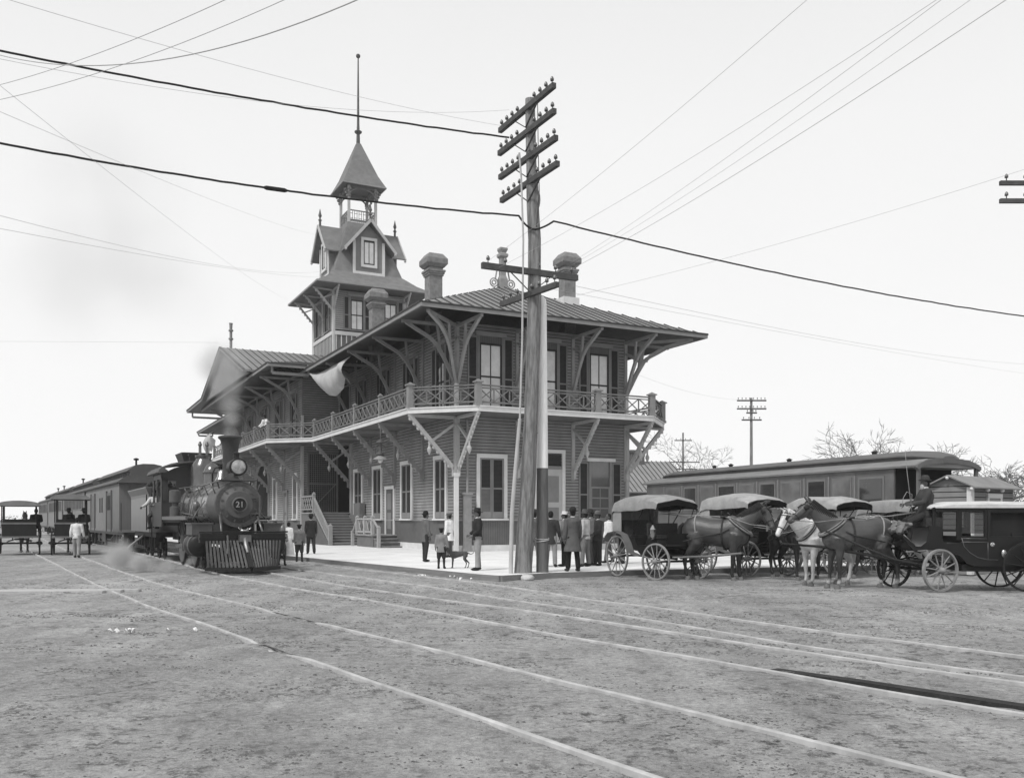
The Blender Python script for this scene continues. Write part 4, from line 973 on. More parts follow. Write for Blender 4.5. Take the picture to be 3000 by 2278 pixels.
person(pp(826,1655),-60,1.33,.16,.05,.07,'cap',.05,knick=True,arms=((25,6,60,25),(25,6,60,25)),legs=((6,3,2),(-6,6,2)),label='boy with a cap carrying a box beside the locomotive pilot')
person(pp(808,1636),-20,1.52,.03,.03,.06,None,skirt=True,arms=((20,8,80,30),(20,8,80,30)),label='woman in a dark dress with a white bib behind the pilot')
person(pp(846,1634),60,1.5,.72,.55,.07,None,skirt=True,knick=False,shirt=-1,arms=dn,label='girl in a white dress between the boys beside the locomotive')
person(pp(877,1645),100,1.42,.16,.04,.09,'cap',.03,knick=True,legs=((5,2,3),(-6,5,3)),arms=dn,label='boy in a grey jacket and dark knickerbockers walking away by the kerb')
person(pp(911,1622,PH),110,1.72,.03,.03,.06,'bowler',.03,legs=step,arms=dn,coat_len=.74,label='man in a dark suit walking past the foot of the station stairs')
person(pp(1247,1645,PH),35,1.74,.12,.03,.10,'bowler',.02,coat_len=.70,legs=((4,3,5),(-6,4,5)),arms=((10,12,45,20),(-4,10,14,0)),label='man in a bowler hat and grey coat standing left of the boy with the dog')
person(pp(1316,1632,PH),150,1.72,.72,.10,.08,'cap',.10,shirt=-1,coat_len=.66,arms=dn,label='man in a long white coat walking in front of the corner post')
person(pp(1293,1665,PH),80,1.22,.22,.03,.06,'cap',.03,knick=True,coat_len=.70,arms=((-4,10,8,0),(2,14,10,0)),label='small boy in a grey jacket and dark knickerbockers standing by the dog')
person(pp(1399,1670,PH),192,1.78,.028,.27,.20,'wide',.03,coat_len=.86,legs=((2,0,6),(-4,2,6)),arms=((-2,16,55,25),(-4,22,62,25)),label='young man in a wide brimmed hat, dark jacket and light trousers at the platform corner')
person(pp(1566,1660,PH),95,1.76,.10,.22,.10,'bowler',.04,legs=stand,arms=dn,label='man standing between the telegraph pole and the white topped post')
person(pp(1614,1660,PH),75,1.74,.045,.24,.12,None,legs=((3,2,5),(-3,3,5)),arms=((0,12,30,10),(0,14,35,10)),coat_len=.72,label='bareheaded man in a dark jacket just right of the white topped post')
person(pp(1678,1673,PH),110,1.80,.10,.015,.10,'bowler',.03,coat_len=.55,legs=((4,2,3),(-5,3,3)),arms=((-4,9,10,0),(4,9,14,0)),label='man in a long grey frock coat with his back turned near the kerb')
person(pp(1655,1658,PH),160,1.72,.20,.015,.14,'straw',.62,legs=stand,arms=dn,label='man in a straw hat half hidden behind the frock coat')
person(pp(1714,1659,PH),150,1.76,.45,.16,.07,'wide',.10,shirt=-1,coat_len=.86,legs=((3,2,5),(-3,2,5)),arms=((-8,12,30,10),(0,14,20,0)),fat=1.1,label='man in a light shirt and striped trousers with a soft dark hat')
person(pp(1730,1655,PH),200,1.78,.14,.05,.09,'wide',.04,legs=stand,arms=dn,label='man in a dark hat standing behind the man in the light shirt')
person(pp(1751,1656,PH),205,1.72,.04,.03,.08,'bowler',.13,legs=stand,arms=((12,10,50,20),(0,10,20,0)),label='man in a dark suit and grey hat facing the group')
person(pp(1783,1648,PH),-160,1.70,.66,.12,.09,None,shirt=-1,coat_len=.76,legs=step,arms=dn,label='man in a white shirt walking between the group and the first hack')
person(pp(1822,1650,PH),190,1.72,.22,.10,.12,'wide',.60,legs=stand,arms=dn,label='man in a pale hat and grey coat behind the first hack')
person(pp(2050,1650,PH),180,1.70,.20,.08,.12,'cap',.22,legs=step,arms=dn,label='man in a grey cap walking behind the dark horse')
dog(pp(1345,1663,PH),192,'thin brown dog standing on the platform behind the small boy')
# people on the balcony
def SL(x,y,z): e=Vector((.891,.454,0)); f=Vector((-.454,.891,0)); return Vector((-2.53,42,z))+e*x+f*y
for k,(x,y,hd,lab,cv) in enumerate([(-4.35,20.1,230,'man in white shirt sleeves leaning on the balcony rail at the chamfered corner',.75),(-4.2,20.9,200,'second man in white sleeves leaning beside him on the balcony rail',.7),
      (-4.35,33.2,215,'man in a white shirt on the far balcony behind the smokestack',.75),(-4.3,34.6,240,'man in a dark coat on the far balcony beside the white shirt',.03)]):
    person(SL(x,y,6.53),hd,1.74,cv,.03,.12,'bowler' if k!=1 else None,.03,shirt=.02 if cv>.5 else None,lean=22,arms=((42,16,30,0),(42,16,30,0)),label=lab)
# ---------------------------------------------------------------- locomotive (local x runs back along the train, y to the camera's left)
m_iron=gray('sooty iron',.013,.45,.35,3,.25,bsc=18,spec=.25); m_boil=gray('polished boiler jacket',.5,.27,.3,1.6,.08,metal=.85); m_steel=gray('worn steel',.15,.35,.2,6,.1,metal=.6)
m_front=gray('graphite smokebox',.09,.5,.25,4,.3,bsc=20); m_brass=gray('bright brass',.45,.25,.15,5,metal=.9); m_cab=gray('cab paint',.05,.5,.2,2); m_slat=gray('pilot slats',.11,.6,.3,6,.3)
LO=empty('locomotive',P0,math.atan2(A_.y,A_.x)); tag(LO,'black steam locomotive with cowcatcher, round headlight and number plate, standing at the station','locomotive')
RZ0=.06; BZ=2.06
def wheel_lo(x,y,r,parent,n,name='driving_wheel',cw=True):
    g=MB(); yc=y
    g.tube([(x+r*math.cos(a),yc,RZ0+r+r*math.sin(a)) for a in[2*PI*j/32 for j in range(32)]],.045,6,closed=True)
    g.lathe([(r*.9,-.05),(r*.9,.05),(r*.98,.05),(r*.98,-.05)],32,(x,yc,RZ0+r),'y')if False else None
    w=g.build(name,m_iron,parent,True)
    g=MB(); 
    for i in range(n): a=2*PI*i/n; g.beam((x,yc,RZ0+r),(x+r*.97*math.cos(a),yc,RZ0+r+r*.97*math.sin(a)),.05,.06,up=(0,1,0))
    g.lathe([(.12,-.08),(.12,.08)],12,(x,yc,RZ0+r),'y')
    if cw and r>.5: g.prism([(x+r*.93*math.cos(a),RZ0+r+r*.93*math.sin(a)) for a in[R(200+i*14) for i in range(11)]],yc-.04,yc+.04,'y')
    g.build('spokes',m_steel if r>.5 else m_iron,w,'auto')
    return w
# boiler
g=MB(); g.lathe([(.66,3.2),(.66,6.0),(.70,7.6),(.78,8.2)],40,(0,0,BZ),'x')
BO=g.build('boiler',m_boil,LO,'auto')
g=MB()
for x in(3.2,4.3,5.4,6.5,7.6): g.lathe([(.675+(.03 if x>6 else 0)+(.02 if x>7 else 0),x-.035),(.675+(.03 if x>6 else 0)+(.02 if x>7 else 0),x+.035)],40,(0,0,BZ),'x')
g.build('boiler_band',m_steel,BO,'auto')
g=MB(); g.lathe([(.675,1.85),(.70,1.85),(.70,3.2),(.6,3.2)],40,(0,0,BZ),'x')
SB=g.build('smokebox',m_front,LO,'auto')
g=MB(); g.lathe([(.60,1.90),(.70,1.86),(.715,1.80),(.69,1.76),(.56,1.77),(.53,1.74),(.42,1.69),(.40,1.66),(.05,1.64)],48,(0,0,BZ),'x')
for i in range(32): a=2*PI*i/32; g.ell((1.755,.63*math.cos(a),BZ+.63*math.sin(a)),.018,n=6,m=4)
for i in range(12): a=2*PI*(i+.5)/12; g.box((1.74,.50*math.cos(a),BZ+.50*math.sin(a)),(.06,.05,.09),Matrix.Rotation(a-PI/2,3,'X')); g.ell((1.71,.485*math.cos(a),BZ+.485*math.sin(a)),.022,n=6,m=4)
g.beam((1.70,-.62,BZ+.22),(1.70,-.2,BZ+.22),.05,.04); g.beam((1.70,-.62,BZ-.27),(1.70,-.15,BZ-.27),.05,.04); g.tube([(1.69,-.62,BZ-.35),(1.69,-.62,BZ+.3)],.03,8)
g.build('smokebox_door',m_front,SB,'auto')
g=MB(); g.lathe([(.235,1.66),(.235,1.60),(.20,1.585),(.19,1.62)],36,(0,0,BZ),'x'); g.build('number_plate',m_steel,SB,'auto')
g=MB(); g.lathe([(.19,1.645),(.19,1.615)],32,(0,0,BZ),'x'); o=g.build('plate_disc',m_iron,SB)
def digits(txt,w,size,M,mat,parent,name,ext=.008):
    c=bpy.data.curves.new(name,'FONT'); c.body=txt; c.size=size; c.align_x='CENTER'; c.align_y='CENTER'; c.extrude=ext; c.bevel_depth=.002; c.offset=.0
    o=bpy.data.objects.new(name,c); col.objects.link(o); dg=bpy.context.evaluated_depsgraph_get(); me=bpy.data.meshes.new_from_object(o.evaluated_get(dg)); bpy.data.objects.remove(o)
    me.materials.clear(); me.materials.append(mat); o=bpy.data.objects.new(name,me); col.objects.link(o); o.parent=parent; o.matrix_local=M; return o
Mf=Matrix.Translation((1.60,0,BZ))@Matrix(((0,0,-1,0),(-1,0,0,0),(0,1,0,0),(0,0,0,1)))
digits('21',0,.25,Mf,gray('number paint',.30,.5,.1),SB,'numerals')
# chimney stack, domes, bell
g=MB(); g.lathe([(.34,2.65),(.27,2.85),(.235,3.0),(.235,3.75),(.26,3.95),(.31,4.12),(.37,4.17),(.38,4.2),(.36,4.24),(.24,4.27),(.22,4.1)],32,(2.97,0,0)); g.build('smokestack',gray('stack iron',.05,.5,.35,2.5,.2),LO,'auto')
g=MB(); g.lathe([(.40,2.55),(.31,2.75),(.30,3.2),(.29,3.3),(.21,3.46),(.08,3.55),(.06,3.62),(.0,3.63)],28,(5.9,0,0)); g.lathe([(.315,3.18),(.33,3.2),(.33,3.24),(.3,3.27)],28,(5.9,0,0)); g.build('sand_dome',gray('dome paint',.14,.25,.2,3,metal=.7),LO,'auto')
g=MB(); g.lathe([(.55,2.6),(.44,2.8),(.43,3.42),(.40,3.58),(.28,3.74),(.26,3.80),(.29,3.86),(.29,3.92),(.0,3.93)],32,(7.55,0,0)); 
for y in(.12,-.12): g.tube([(7.55,y,3.9),(7.55,y,4.25)],.05,8); g.lathe([(.05,4.25),(.075,4.3),(.03,4.42)],10,(7.55,y,0))
g.build('steam_dome',_mats['dome paint'],LO,'auto')
g=MB(); g.lathe([(.23,2.88),(.215,2.92),(.15,3.02),(.115,3.18),(.06,3.24),(0,3.25)],24,(4.3,0,0)); BE=g.build('bell',m_brass,LO,'auto')
g=MB(); g.tube([(4.3,.3,2.6),(4.3,.3,3.1),(4.3,.22,3.3),(4.3,0,3.36),(4.3,-.22,3.3),(4.3,-.3,3.1),(4.3,-.3,2.6)],.03,8); g.ell((4.3,0,3.42),.05); g.build('bell_yoke',m_iron,BE,True)
# headlight
HZ=3.22
g=MB(); g.lathe([(.25,1.78),(.275,1.80),(.275,1.86),(.25,1.9),(.25,2.38),(.0,2.4)],32,(0,0,HZ),'x'); g.lathe([(.09,HZ+.28),(.09,HZ+.42),(.13,HZ+.43),(.03,HZ+.5)],12,(2.1,0,0))
HL=g.build('headlight',m_iron,LO,'auto')
g=MB(); g.lathe([(.245,1.84),(.235,1.79),(.18,1.765),(.02,1.755)],32,(0,0,HZ),'x'); m_lens=gray('headlight lens',.32,.1,.7,7,spec=.8); g.build('lens',m_lens,HL,'auto')
g=MB(); g.b2((1.7,-.55,2.80),(2.45,.55,2.84)); 
for s in(1,-1): g.prism([(s*.55,2.8),(s*.25,HZ-.2),(s*.15,HZ-.2),(s*.15,2.8)],1.78,1.84,'x'); g.tube([(2.4,s*.52,2.8),(2.4,s*.45,2.55)],.025,6)
g.build('headlight_bracket',m_front,HL,'auto')
# hand rails and running boards
for s in(1,-1):
    g=MB(); g.tube([(1.75,s*.35,2.76),(2.0,s*.55,2.78),(3.2,s*.74,2.70),(7.6,s*.82,2.72)],.022,6)
    for x in(2.2,3.4,4.6,5.8,7.0): g.tube([(x,s*.60,2.38),(x,s*.74,2.71)],.018,6)
    g.build('handrail',m_steel,LO,True)
    g=MB(); g.b2((3.1,s*.72,1.66),(8.2,s*1.32,1.71)); g.b2((3.1,s*1.28,1.60),(8.2,s*1.34,1.72)); g.build('running_board',m_steel,LO)
    g=MB()
    for pts in([(7.9,s*.86,1.9),(6.0,s*.9,1.82),(4.4,s*.9,1.75)],[(4.9,s*.76,2.38),(4.9,s*.83,2.0),(4.6,s*.9,1.7)],[(5.9,s*.3,2.75),(5.5,s*.72,2.3),(5.3,s*.9,1.6),(5.3,s*.8,.9)],[(3.4,s*.70,2.2),(3.2,s*.95,1.9),(3.0,s*1.15,1.6)]): g.tube(pts,.019,6)
    g.ell((4.0,s*.86,2.05),(.12,.12,.16)); g.tube([(4.0,s*.86,1.7),(4.0,s*.86,2.2)],.05,8)
    g.build('pipework',m_steel,LO,True)
    # air pump
    if s==1:
        g=MB(); g.lathe([(.17,1.72),(.17,2.05),(.1,2.08),(.1,2.2),(.19,2.22),(.19,2.62),(.1,2.66)],16,(7.3,1.02,0)); g.build('air_pump',m_front,LO,'auto')
    # cylinder and steam chest
    g=MB(); g.lathe([(.0,1.72),(.2,1.74),(.30,1.78),(.345,1.84),(.345,2.75),(.30,2.8),(.1,2.85)],28,(0,s*1.12,.83),'x'); CY=g.build('cylinder',m_iron,LO,'auto')
    g=MB(); g.lathe([(.35,1.86),(.355,1.9),(.355,2.02),(.35,2.06)],28,(0,s*1.12,.83),'x'); g.lathe([(.35,2.55),(.355,2.6),(.355,2.7),(.35,2.75)],28,(0,s*1.12,.83),'x'); g.b2((1.80,s*.78,1.14),(2.8,s*1.36,1.5)); g.b2((1.76,s*.74,1.47),(2.84,s*1.4,1.51)); g.build('steam_chest',m_front,CY,'auto')
    # frames, rods, wheels
    g=MB(); g.b2((1.4,s*.5,.85),(10.6,s*.6,1.12)); g.b2((4.4,s*.5,.75),(9.2,s*.6,1.3)); g.build('frame',m_iron,LO)
    for x in(4.75,7.2): wheel_lo(x,s*.76,.78,LO,16)
    for x in(1.75,3.45): wheel_lo(x,s*.72,.36,LO,10,'truck_wheel')
    g=MB(); g.beam((4.6,s*.92,RZ0+.62),(7.1,s*.92,RZ0+.62),.06,.12); g.beam((3.5,s*1.12,.83),(7.1,s*1.0,RZ0+.62),.06,.12); g.b2((2.8,s*1.05,.95),(4.3,s*1.2,1.0)); g.b2((2.8,s*1.05,.66),(4.3,s*1.2,.71)); g.b2((3.35,s*1.02,.68),(3.6,s*1.22,.98)); g.b2((4.25,s*.9,.6),(4.35,s*1.25,1.1))
    g.tube([(2.8,s*1.12,.83),(3.5,s*1.12,.83)],.03,8); g.build('driving_rods',m_steel,LO,'auto')
    g=MB(); g.tube([(1.2,s*.62,1.12),(1.75,s*.55,1.75)],.035,8); g.tube([(1.75,s*.55,1.75),(1.9,s*.5,2.0)],.03,8); g.build('smokebox_brace',m_steel,LO,True)
g=MB(); g.b2((1.9,-.5,1.1),(2.8,.5,1.5)); g.b2((3.0,-.45,.9),(10.4,.45,1.45)); g.b2((6.0,-.55,1.2),(8.4,.55,1.9)); g.b2((1.2,-.7,.35),(4.0,.7,.7)); g.build('underframe',m_iron,LO)
# pilot beam and cowcatcher
g=MB(); g.b2((1.05,-1.28,1.02),(1.25,1.28,1.08)); g.b2((1.1,-1.25,.93),(1.35,1.25,1.20)); g.tube([(1.0,-1.3,1.24),(1.0,1.3,1.24)],.025,8); PB=g.build('pilot_beam',m_iron,LO)
g=MB()
for i in range(-11,12):
    y=i*.098; t=abs(i)/11; xb=lerp(.12,1.12,t**1.0); yb=y*.94
    g.beam((1.06,y*1.0,.98),(xb,yb,.20),.055,.045)
g.build('cowcatcher',m_slat,LO,label='cowcatcher of slanted grey slats')
PC=[o for o in LO.children if o.name.startswith('cowcatcher')][0]
g=MB(); 
for s in(1,-1): g.beam((.02,0,.15),(1.15,s*1.08,.15),.10,.10)
g.beam((1.15,-1.08,.15),(1.15,1.08,.15),.08,.1); g.beam((1.08,0,1.0),(.05,0,.2),.12,.10); g.build('base_rail',m_iron,PC)
g=MB(); g.box((.92,0,1.05),(.18,.34,.2)); g.tube([(.9,0,1.05),(.8,0,.85),(.55,0,.62)],[.09,.07,.05],8); g.tube([(.95,.5,1.14),(.88,.5,.95),(.7,.56,.6)],.028,6); g.build('coupler_hook',m_steel,PB,'auto')
g=MB()
for s in(-1,1): g.tube([(.98,s*(.04),1.28),(.98,s*.1,1.34),(.96,s*.16,1.32),(.95,s*.18,1.38)],.018,6)
g.tube([(.98,-.12,1.28),(.98,.12,1.28)],.035,6); g.build('emblem',m_brass,PB,True)
# cab
g=MB()
for s in(1,-1):
    y0,y1=sorted((s*1.30,s*1.35)); 
    g.b2((8.15,y0,1.35),(10.4,y1,2.25)); g.b2((8.15,y0,2.25),(8.35,y1,3.3)); g.b2((9.25,y0,2.25),(9.4,y1,3.1)); g.b2((10.4,y0,1.3),(11.15,y1,2.28)); g.b2((10.2,y0,2.25),(10.4,y1,3.3)); g.b2((8.15,y0,3.08),(10.4,y1,3.3))
    y0,y1=sorted((s*.8,s*1.33)); g.b2((8.15,y0,1.6),(8.2,y1,2.3)); g.b2((8.15,y0,3.0),(8.2,y1,3.3)); y0,y1=sorted((s*1.12,s*1.33)); g.b2((8.15,y0,2.2),(8.2,y1,3.1))
g.prism([(-1.33,3.25),(1.33,3.25),(.9,3.48),(.45,3.6),(0,3.64),(-.45,3.6),(-.9,3.48)],8.16,8.21,'x'); g.b2((8.17,-.85,1.6),(8.22,.85,3.3)); g.b2((8.3,-1.2,1.4),(10.9,1.2,1.5))
CB=g.build('cab',[m_cab],LO)
g=MB()
def arch(w,z0,h,n=12): return [(w*math.cos(PI*i/n),z0+h*math.sin(PI*i/n)) for i in range(n+1)]
o1=arch(1.5,3.3,.45); o2=arch(1.44,3.26,.43)
g.prism(o1+o2[::-1],7.85,11.0,'x'); g.build('roof',gray('cab roof canvas',.10,.8,.2,2,.2),CB,'auto')
g=MB(); g.loft([[Vector((x,y,z)) for x,y in((9.0-e,-.42-e),(10.2+e,-.42-e),(10.2+e,.42+e),(9.0-e,.42+e))] for z,e in((3.7,0),(4.05,.12),(4.1,.14),(4.12,0))]); g.tube([(8.6,.3,3.7),(8.6,.3,3.95),(8.55,.36,4.0)],.03,6); g.build('roof_vent',m_cab,CB)
g=MB(); g.prism([(1.32,3.1),(1.95,2.95),(1.97,2.98),(1.34,3.14)],8.5,9.9,'x') if False else g.b2((8.55,1.2,2.25),(8.6,1.3,2.6)); g.build('window_post',m_cab,CB)
# small lamp on the pilot beam side and flag
g=MB(); g.lathe([(.09,1.1),(.09,1.35),(.05,1.42),(.0,1.46)],12,(1.2,-1.2,0)); g.build('marker_lamp',m_steel,LO,'auto')
# tender
TE=empty('tender',P0+A_*11.3,math.atan2(A_.y,A_.x)); tag(TE,'black coal tender coupled behind the locomotive cab','tender')
g=MB(); g.b2((0,-1.38,1.12),(5.9,1.38,2.5)); g.loft([[Vector((x,y,z)) for x,y in((0-e,-1.38-e),(5.9+e,-1.38-e),(5.9+e,1.38+e),(0-e,1.38+e))] for z,e in((2.5,0),(2.62,.02),(2.85,.13),(2.88,.13))]); g.build('tank',gray('tender side paint',.17,.4,.12,1.5,spec=.5),TE)
g=MB(); rr=random.Random(2)
for i in range(150): g.ell((rr.uniform(.1,4.2),rr.uniform(-1.1,1.1),2.85+rr.uniform(0,.22)),rr.uniform(.06,.13),n=6,m=4)
g.build('coal',gray('coal',.02,.5,.4,9),TE)
g=MB(); g.b2((-.6,-1.2,.92),(6.1,1.2,1.12)); 
for x in(.2,.9,1.6,4.2,4.9,5.6): g.b2((x-.05,1.05,.5),(x+.05,1.15,.95))
for s in(1,-1):
    for c in(1.1,4.8): g.b2((c-1.0,s*.85-.06,.45),(c+1.0,s*.85+.06,.72)); g.b2((c-.3,s*.85-.12,.4),(c+.3,s*.85+.12,.95))
g.tube([(-.2,1.3,.4),(-.2,1.3,2.8)],.025,6); g.tube([(.1,1.45,1.2),(.1,1.45,2.6)],.025,6); g.b2((-.55,1.0,.35),(-.1,1.4,.4)); g.build('frame',m_iron,TE)
for x in(.35,1.85,4.05,5.55):
    for s in(1,-1): 
        w_=wheel_lo(x,s*.74,.40,TE,10,'wheel')
g=MB(); g.tube([(3.0,1.2,.95),(2.6,1.75,.55),(2.4,2.2,.1)],.05,8); g.build('pipe',m_strap,TE,True)
# ---------------------------------------------------------------- train of cars
def side_win(g,x0,x1,z0,z1,y,k=1): g.b2((x0,y-.012,z0),(x1,y+.012,z1),k)
def clerestory(L,w=1.5,ze=3.42,zr=4.38,cw=.85,zc=3.98,end=True,mat=None,mat2=None,parent=None,hood=.0):
    g=MB(); prof=[(w+.08,ze-.05),(w+.10,ze),(w*.9,ze+.2),(cw+.08,zc-.22)]
    P1=prof+[(-a,b) for a,b in prof[::-1]]; g.prism(P1,-hood,L+hood,'x')
    r=g.build('roof',mat,parent,'auto')
    g=MB(); P2=[(cw,zc-.3),(cw,zc),(cw+.12,zc+.02),(cw+.12,zc+.06),(cw*.7,zr-.07),(cw*.3,zr),(-cw*.3,zr),(-cw*.7,zr-.07),(-cw-.12,zc+.06),(-cw-.12,zc+.02),(-cw,zc),(-cw,zc-.3)]
    g.prism(P2,.9,L-.9,'x')
    n=int(L/1.0)
    for i in range(n):
        x=1.2+i*(L-2.4)/n
        for s in(1,-1): g.b2((x,s*cw-.01,zc-.18),(x+.6,s*cw+.012,zc-.03),k=1)
    g.build('clerestory',[mat,m_louv],r,'auto')
    g=MB()
    for x in((2.5,) if L<15.5 else (L-3.3,)): g.lathe([(.05,zr-.05),(.05,zr+.25),(.13,zr+.27),(.13,zr+.34),(.02,zr+.38)],10,(x,.35,0))
    g.build('roof_vent',m_iron,r,'auto')
    return r
def truck(g,c,s_=.85):
    for s in(1,-1):
        g.b2((c-1.1,s*s_-.06,.5),(c+1.1,s*s_+.06,.68)); g.b2((c-.25,s*s_-.1,.35),(c+.25,s*s_+.1,.85)); g.beam((c-.9,s*s_,.6),(c-.3,s*s_,.35),.07,.05); g.beam((c+.9,s*s_,.6),(c+.3,s*s_,.35),.07,.05)
        for x in(c-.75,c+.75): g.lathe([(.42,s*.66-.04),(.42,s*.66+.04),(.40,s*.66+.05),(.08,s*.66+.08)],20,(x,0,.48),'y'); 
def car(origin,rz,L,label,kind,body_mat,group='cars of the train behind the tender',det=True):
    E=empty('railway_car',origin,rz); tag(E,label,'railway car',group)
    g=MB(); g.b2((0,-1.47,1.0),(L,1.47,3.40)); g.b2((-.02,-1.5,1.0),(L+.02,1.5,1.12)); g.b2((0,-1.5,2.28),(L,1.5,2.32)) if kind!='baggage' else None
    if kind!='baggage':
        n=int(L/1.1)
        for i in range(n):
            x=.7+i*(L-1.4)/n
            for s in(1,-1): g.b2((x,s*1.47-.015,2.3),(x+.62,s*1.47+.015,3.1),k=1); g.b2((x-.1,s*1.47-.02,2.25),(x-.04,s*1.47+.025,3.2))
    B=g.build('body',[body_mat,m_louv],E)
    clerestory(L,mat=gray('car roof tin',.09,.7,.2,1.5,.1),parent=E,hood=.55)
    if kind=='baggage':
        for x0,x1 in((2.6,4.5),(10.0,11.9)):
            g=MB(); g.b2((x0,1.47,1.12),(x1,1.50,3.0)); g.b2((x0-.08,1.47,1.0),(x0,1.55,3.1)); g.b2((x1,1.47,1.0),(x1+.08,1.55,3.1)); g.build('door',gray('car door',.13,.7,.15,2),E)
        g=MB()
        for x in(2.85,3.25,3.65,4.05): g.b2((x,1.49,2.1),(x+.22,1.515,2.85))
        for x in(6.6,7.6): g.b2((x,1.46,2.0),(x+.4,1.49,2.8))
        g.build('window',m_louv,E)
        g=MB(); g.b2((-.03,-.45,1.1),(-.005,.45,3.0)); g.tube([(-.25,.9,2.0),(-.25,.6,2.3),(-.25,.3,2.35)],.03,6); g.build('end_door',m_louv,E)
    g=MB(); g.b2((-.6,-1.3,.85),(L+.6,1.3,1.0)); truck(g,2.2); truck(g,L-2.2); g.tube([(3.6,1.2,.95),(5.5,1.2,.55),(L-5.5,1.2,.55),(L-3.6,1.2,.95)],.03,6); g.b2((L*.45,.9,.4),(L*.55,1.3,.85))
    for x in(-.5,L+.3): g.b2((x-.15,1.05,.35),(x+.35,1.4,.4)); g.b2((x-.1,1.2,.35),(x-.05,1.35,1.0)); g.tube([(x,1.45,1.05),(x,1.45,2.4)],.02,5)
    g.build('underframe',m_iron,E,'auto'); return E
m_car=striped('car side boards',.21,.14,.08,0,.86,.7); m_car2=striped('passenger car boards',.22,.15,.08,0,.86,.6)
rz2=math.atan2(A2.y,A2.x)
car(PK+A2*1.9,rz2,15.2,'baggage car with a barred sliding door next to the tender','baggage',m_car)
car(PK+A2*18.2,rz2,16,'second car of the train behind the baggage car','pass',m_car2)
car(PK+A2*35.4,rz2,16,'third car of the train far down the track','pass',m_car2)
car(PK+A2*52.6,rz2,14,'last faint car at the far end of the train','pass',m_car2)
person(P0+A_*10.72+NR*-1.14,H_(.45,-.9)-40,1.75,.55,.05,.12,'cap',.03,seat=1.92,legs=((60,80,6),(60,80,6)),arms=((40,10,60,30),(30,35,50,10)),lean=16,shirt=-1,coat_len=.86,label='engineer in a pale shirt leaning out of the locomotive cab window')
# parked passenger coach on the right
Q0=Vector((13.0,29.4,0)); qd=Vector((-.40,.917,0)).normalized(); 
ql=Vector((-qd.y,qd.x,0))   # left of travel
CO=empty('railway_coach',Q0-ql*1.4,math.atan2(qd.y,qd.x)); tag(CO,'long passenger coach with rounded clerestory roof parked behind the carriages','railway coach'); L=16.2
m_coach=gray('coach varnish',.125,.55,.25,1.2,.1)
g=MB(); g.b2((.9,-1.27,1.0),(L,1.37,3.32)); g.b2((.9,-1.3,1.9),(L,1.4,1.95)); g.b2((0,-1.3,.9),(L,1.4,1.05)); B=g.build('body',m_coach,CO)
rr=random.Random(5); x=1.3; k=0
while x<L-1.5:
    w_=.95 if k%3 else 1.15
    g=MB(); g.b2((x,1.36,2.02),(x+w_,1.4,3.08)); g.b2((x+.07,1.39,2.08),(x+w_-.07,1.415,3.0),k=1)
    g.build('window',[gray('coach sash',.15,.6,.15,2),gray('drawn coach blind',.10,.35,.5,1.5,spec=.7) if k%2 else m_glassD],CO)
    g=MB(); g.b2((x+w_+.12,1.36,2.0),(x+w_+.18,1.42,3.15)); g.build('pilaster',gray('coach moulding',.17,.6,.15,2),CO); x+=w_+.32; k+=1
g=MB(); w=1.38; ze=3.36; prof=[(w+.1,ze-.06),(w+.12,ze),(w*.88,ze+.10),(.92,ze+.22)]; P1=prof+[(-a,b) for a,b in prof[::-1]]; g.prism(P1,-.1,L+.2,'x'); RFm=gray('coach roof canvas',.21,.8,.15,1.5,.1); r=g.build('roof',RFm,CO,'auto')
g=MB(); rings=[]
for x,sc,dz in((-.15,.35,-.50),(.1,.7,-.28),(.5,.92,-.10),(1.1,1,0),(L-1.4,1,0),(L-.8,.92,-.1),(L-.3,.7,-.28),(L-.1,.35,-.5)):
    P2=[(.86,3.45),(.86,3.68),(.98,3.70),(.97,3.75),(.7,3.87),(.3,3.93),(-.3,3.93),(-.7,3.87),(-.97,3.75),(-.98,3.70),(-.86,3.68),(-.86,3.45)]
    rings.append([Vector((x,a*(sc if abs(a)>.5 else sc),3.45+(b-3.45)*(1+dz))) for a,b in P2])
g.loft(rings); g.build('clerestory',gray('coach clerestory',.12,.7,.2,1.5,.1),r,'auto')
g=MB(); ar=arch(1.46,3.28,.34); g.prism(ar+arch(1.36,3.2,.24)[::-1],-.14,0,'x'); 
for s in(1,-1): g.b2((-.1,s*1.30-.05,1.0),(.0,s*1.30+.05,3.3))
g.b2((.88,-1.25,1.05),(.9,1.3,3.3),k=1); g.tube([(-.05,1.2,1.9),(-.05,-1.2,1.9)],.03,6); g.build('end_platform',[m_coach,m_dark],CO,'auto')
g=MB(); truck(g,2.5); truck(g,L-2.5); g.b2((4.5,.7,.45),(6.5,1.3,.95)); g.b2((9,.7,.45),(11,1.3,.95)); g.build('underframe',m_iron,CO,'auto')
g=MB()
for x in(3,7.5,11.3,12.5): g.lathe([(.09,3.86),(.09,4.0),(.14,4.02),(.03,4.08)],10,(x,.1,0))
g.build('roof_vent',m_iron,r,'auto')
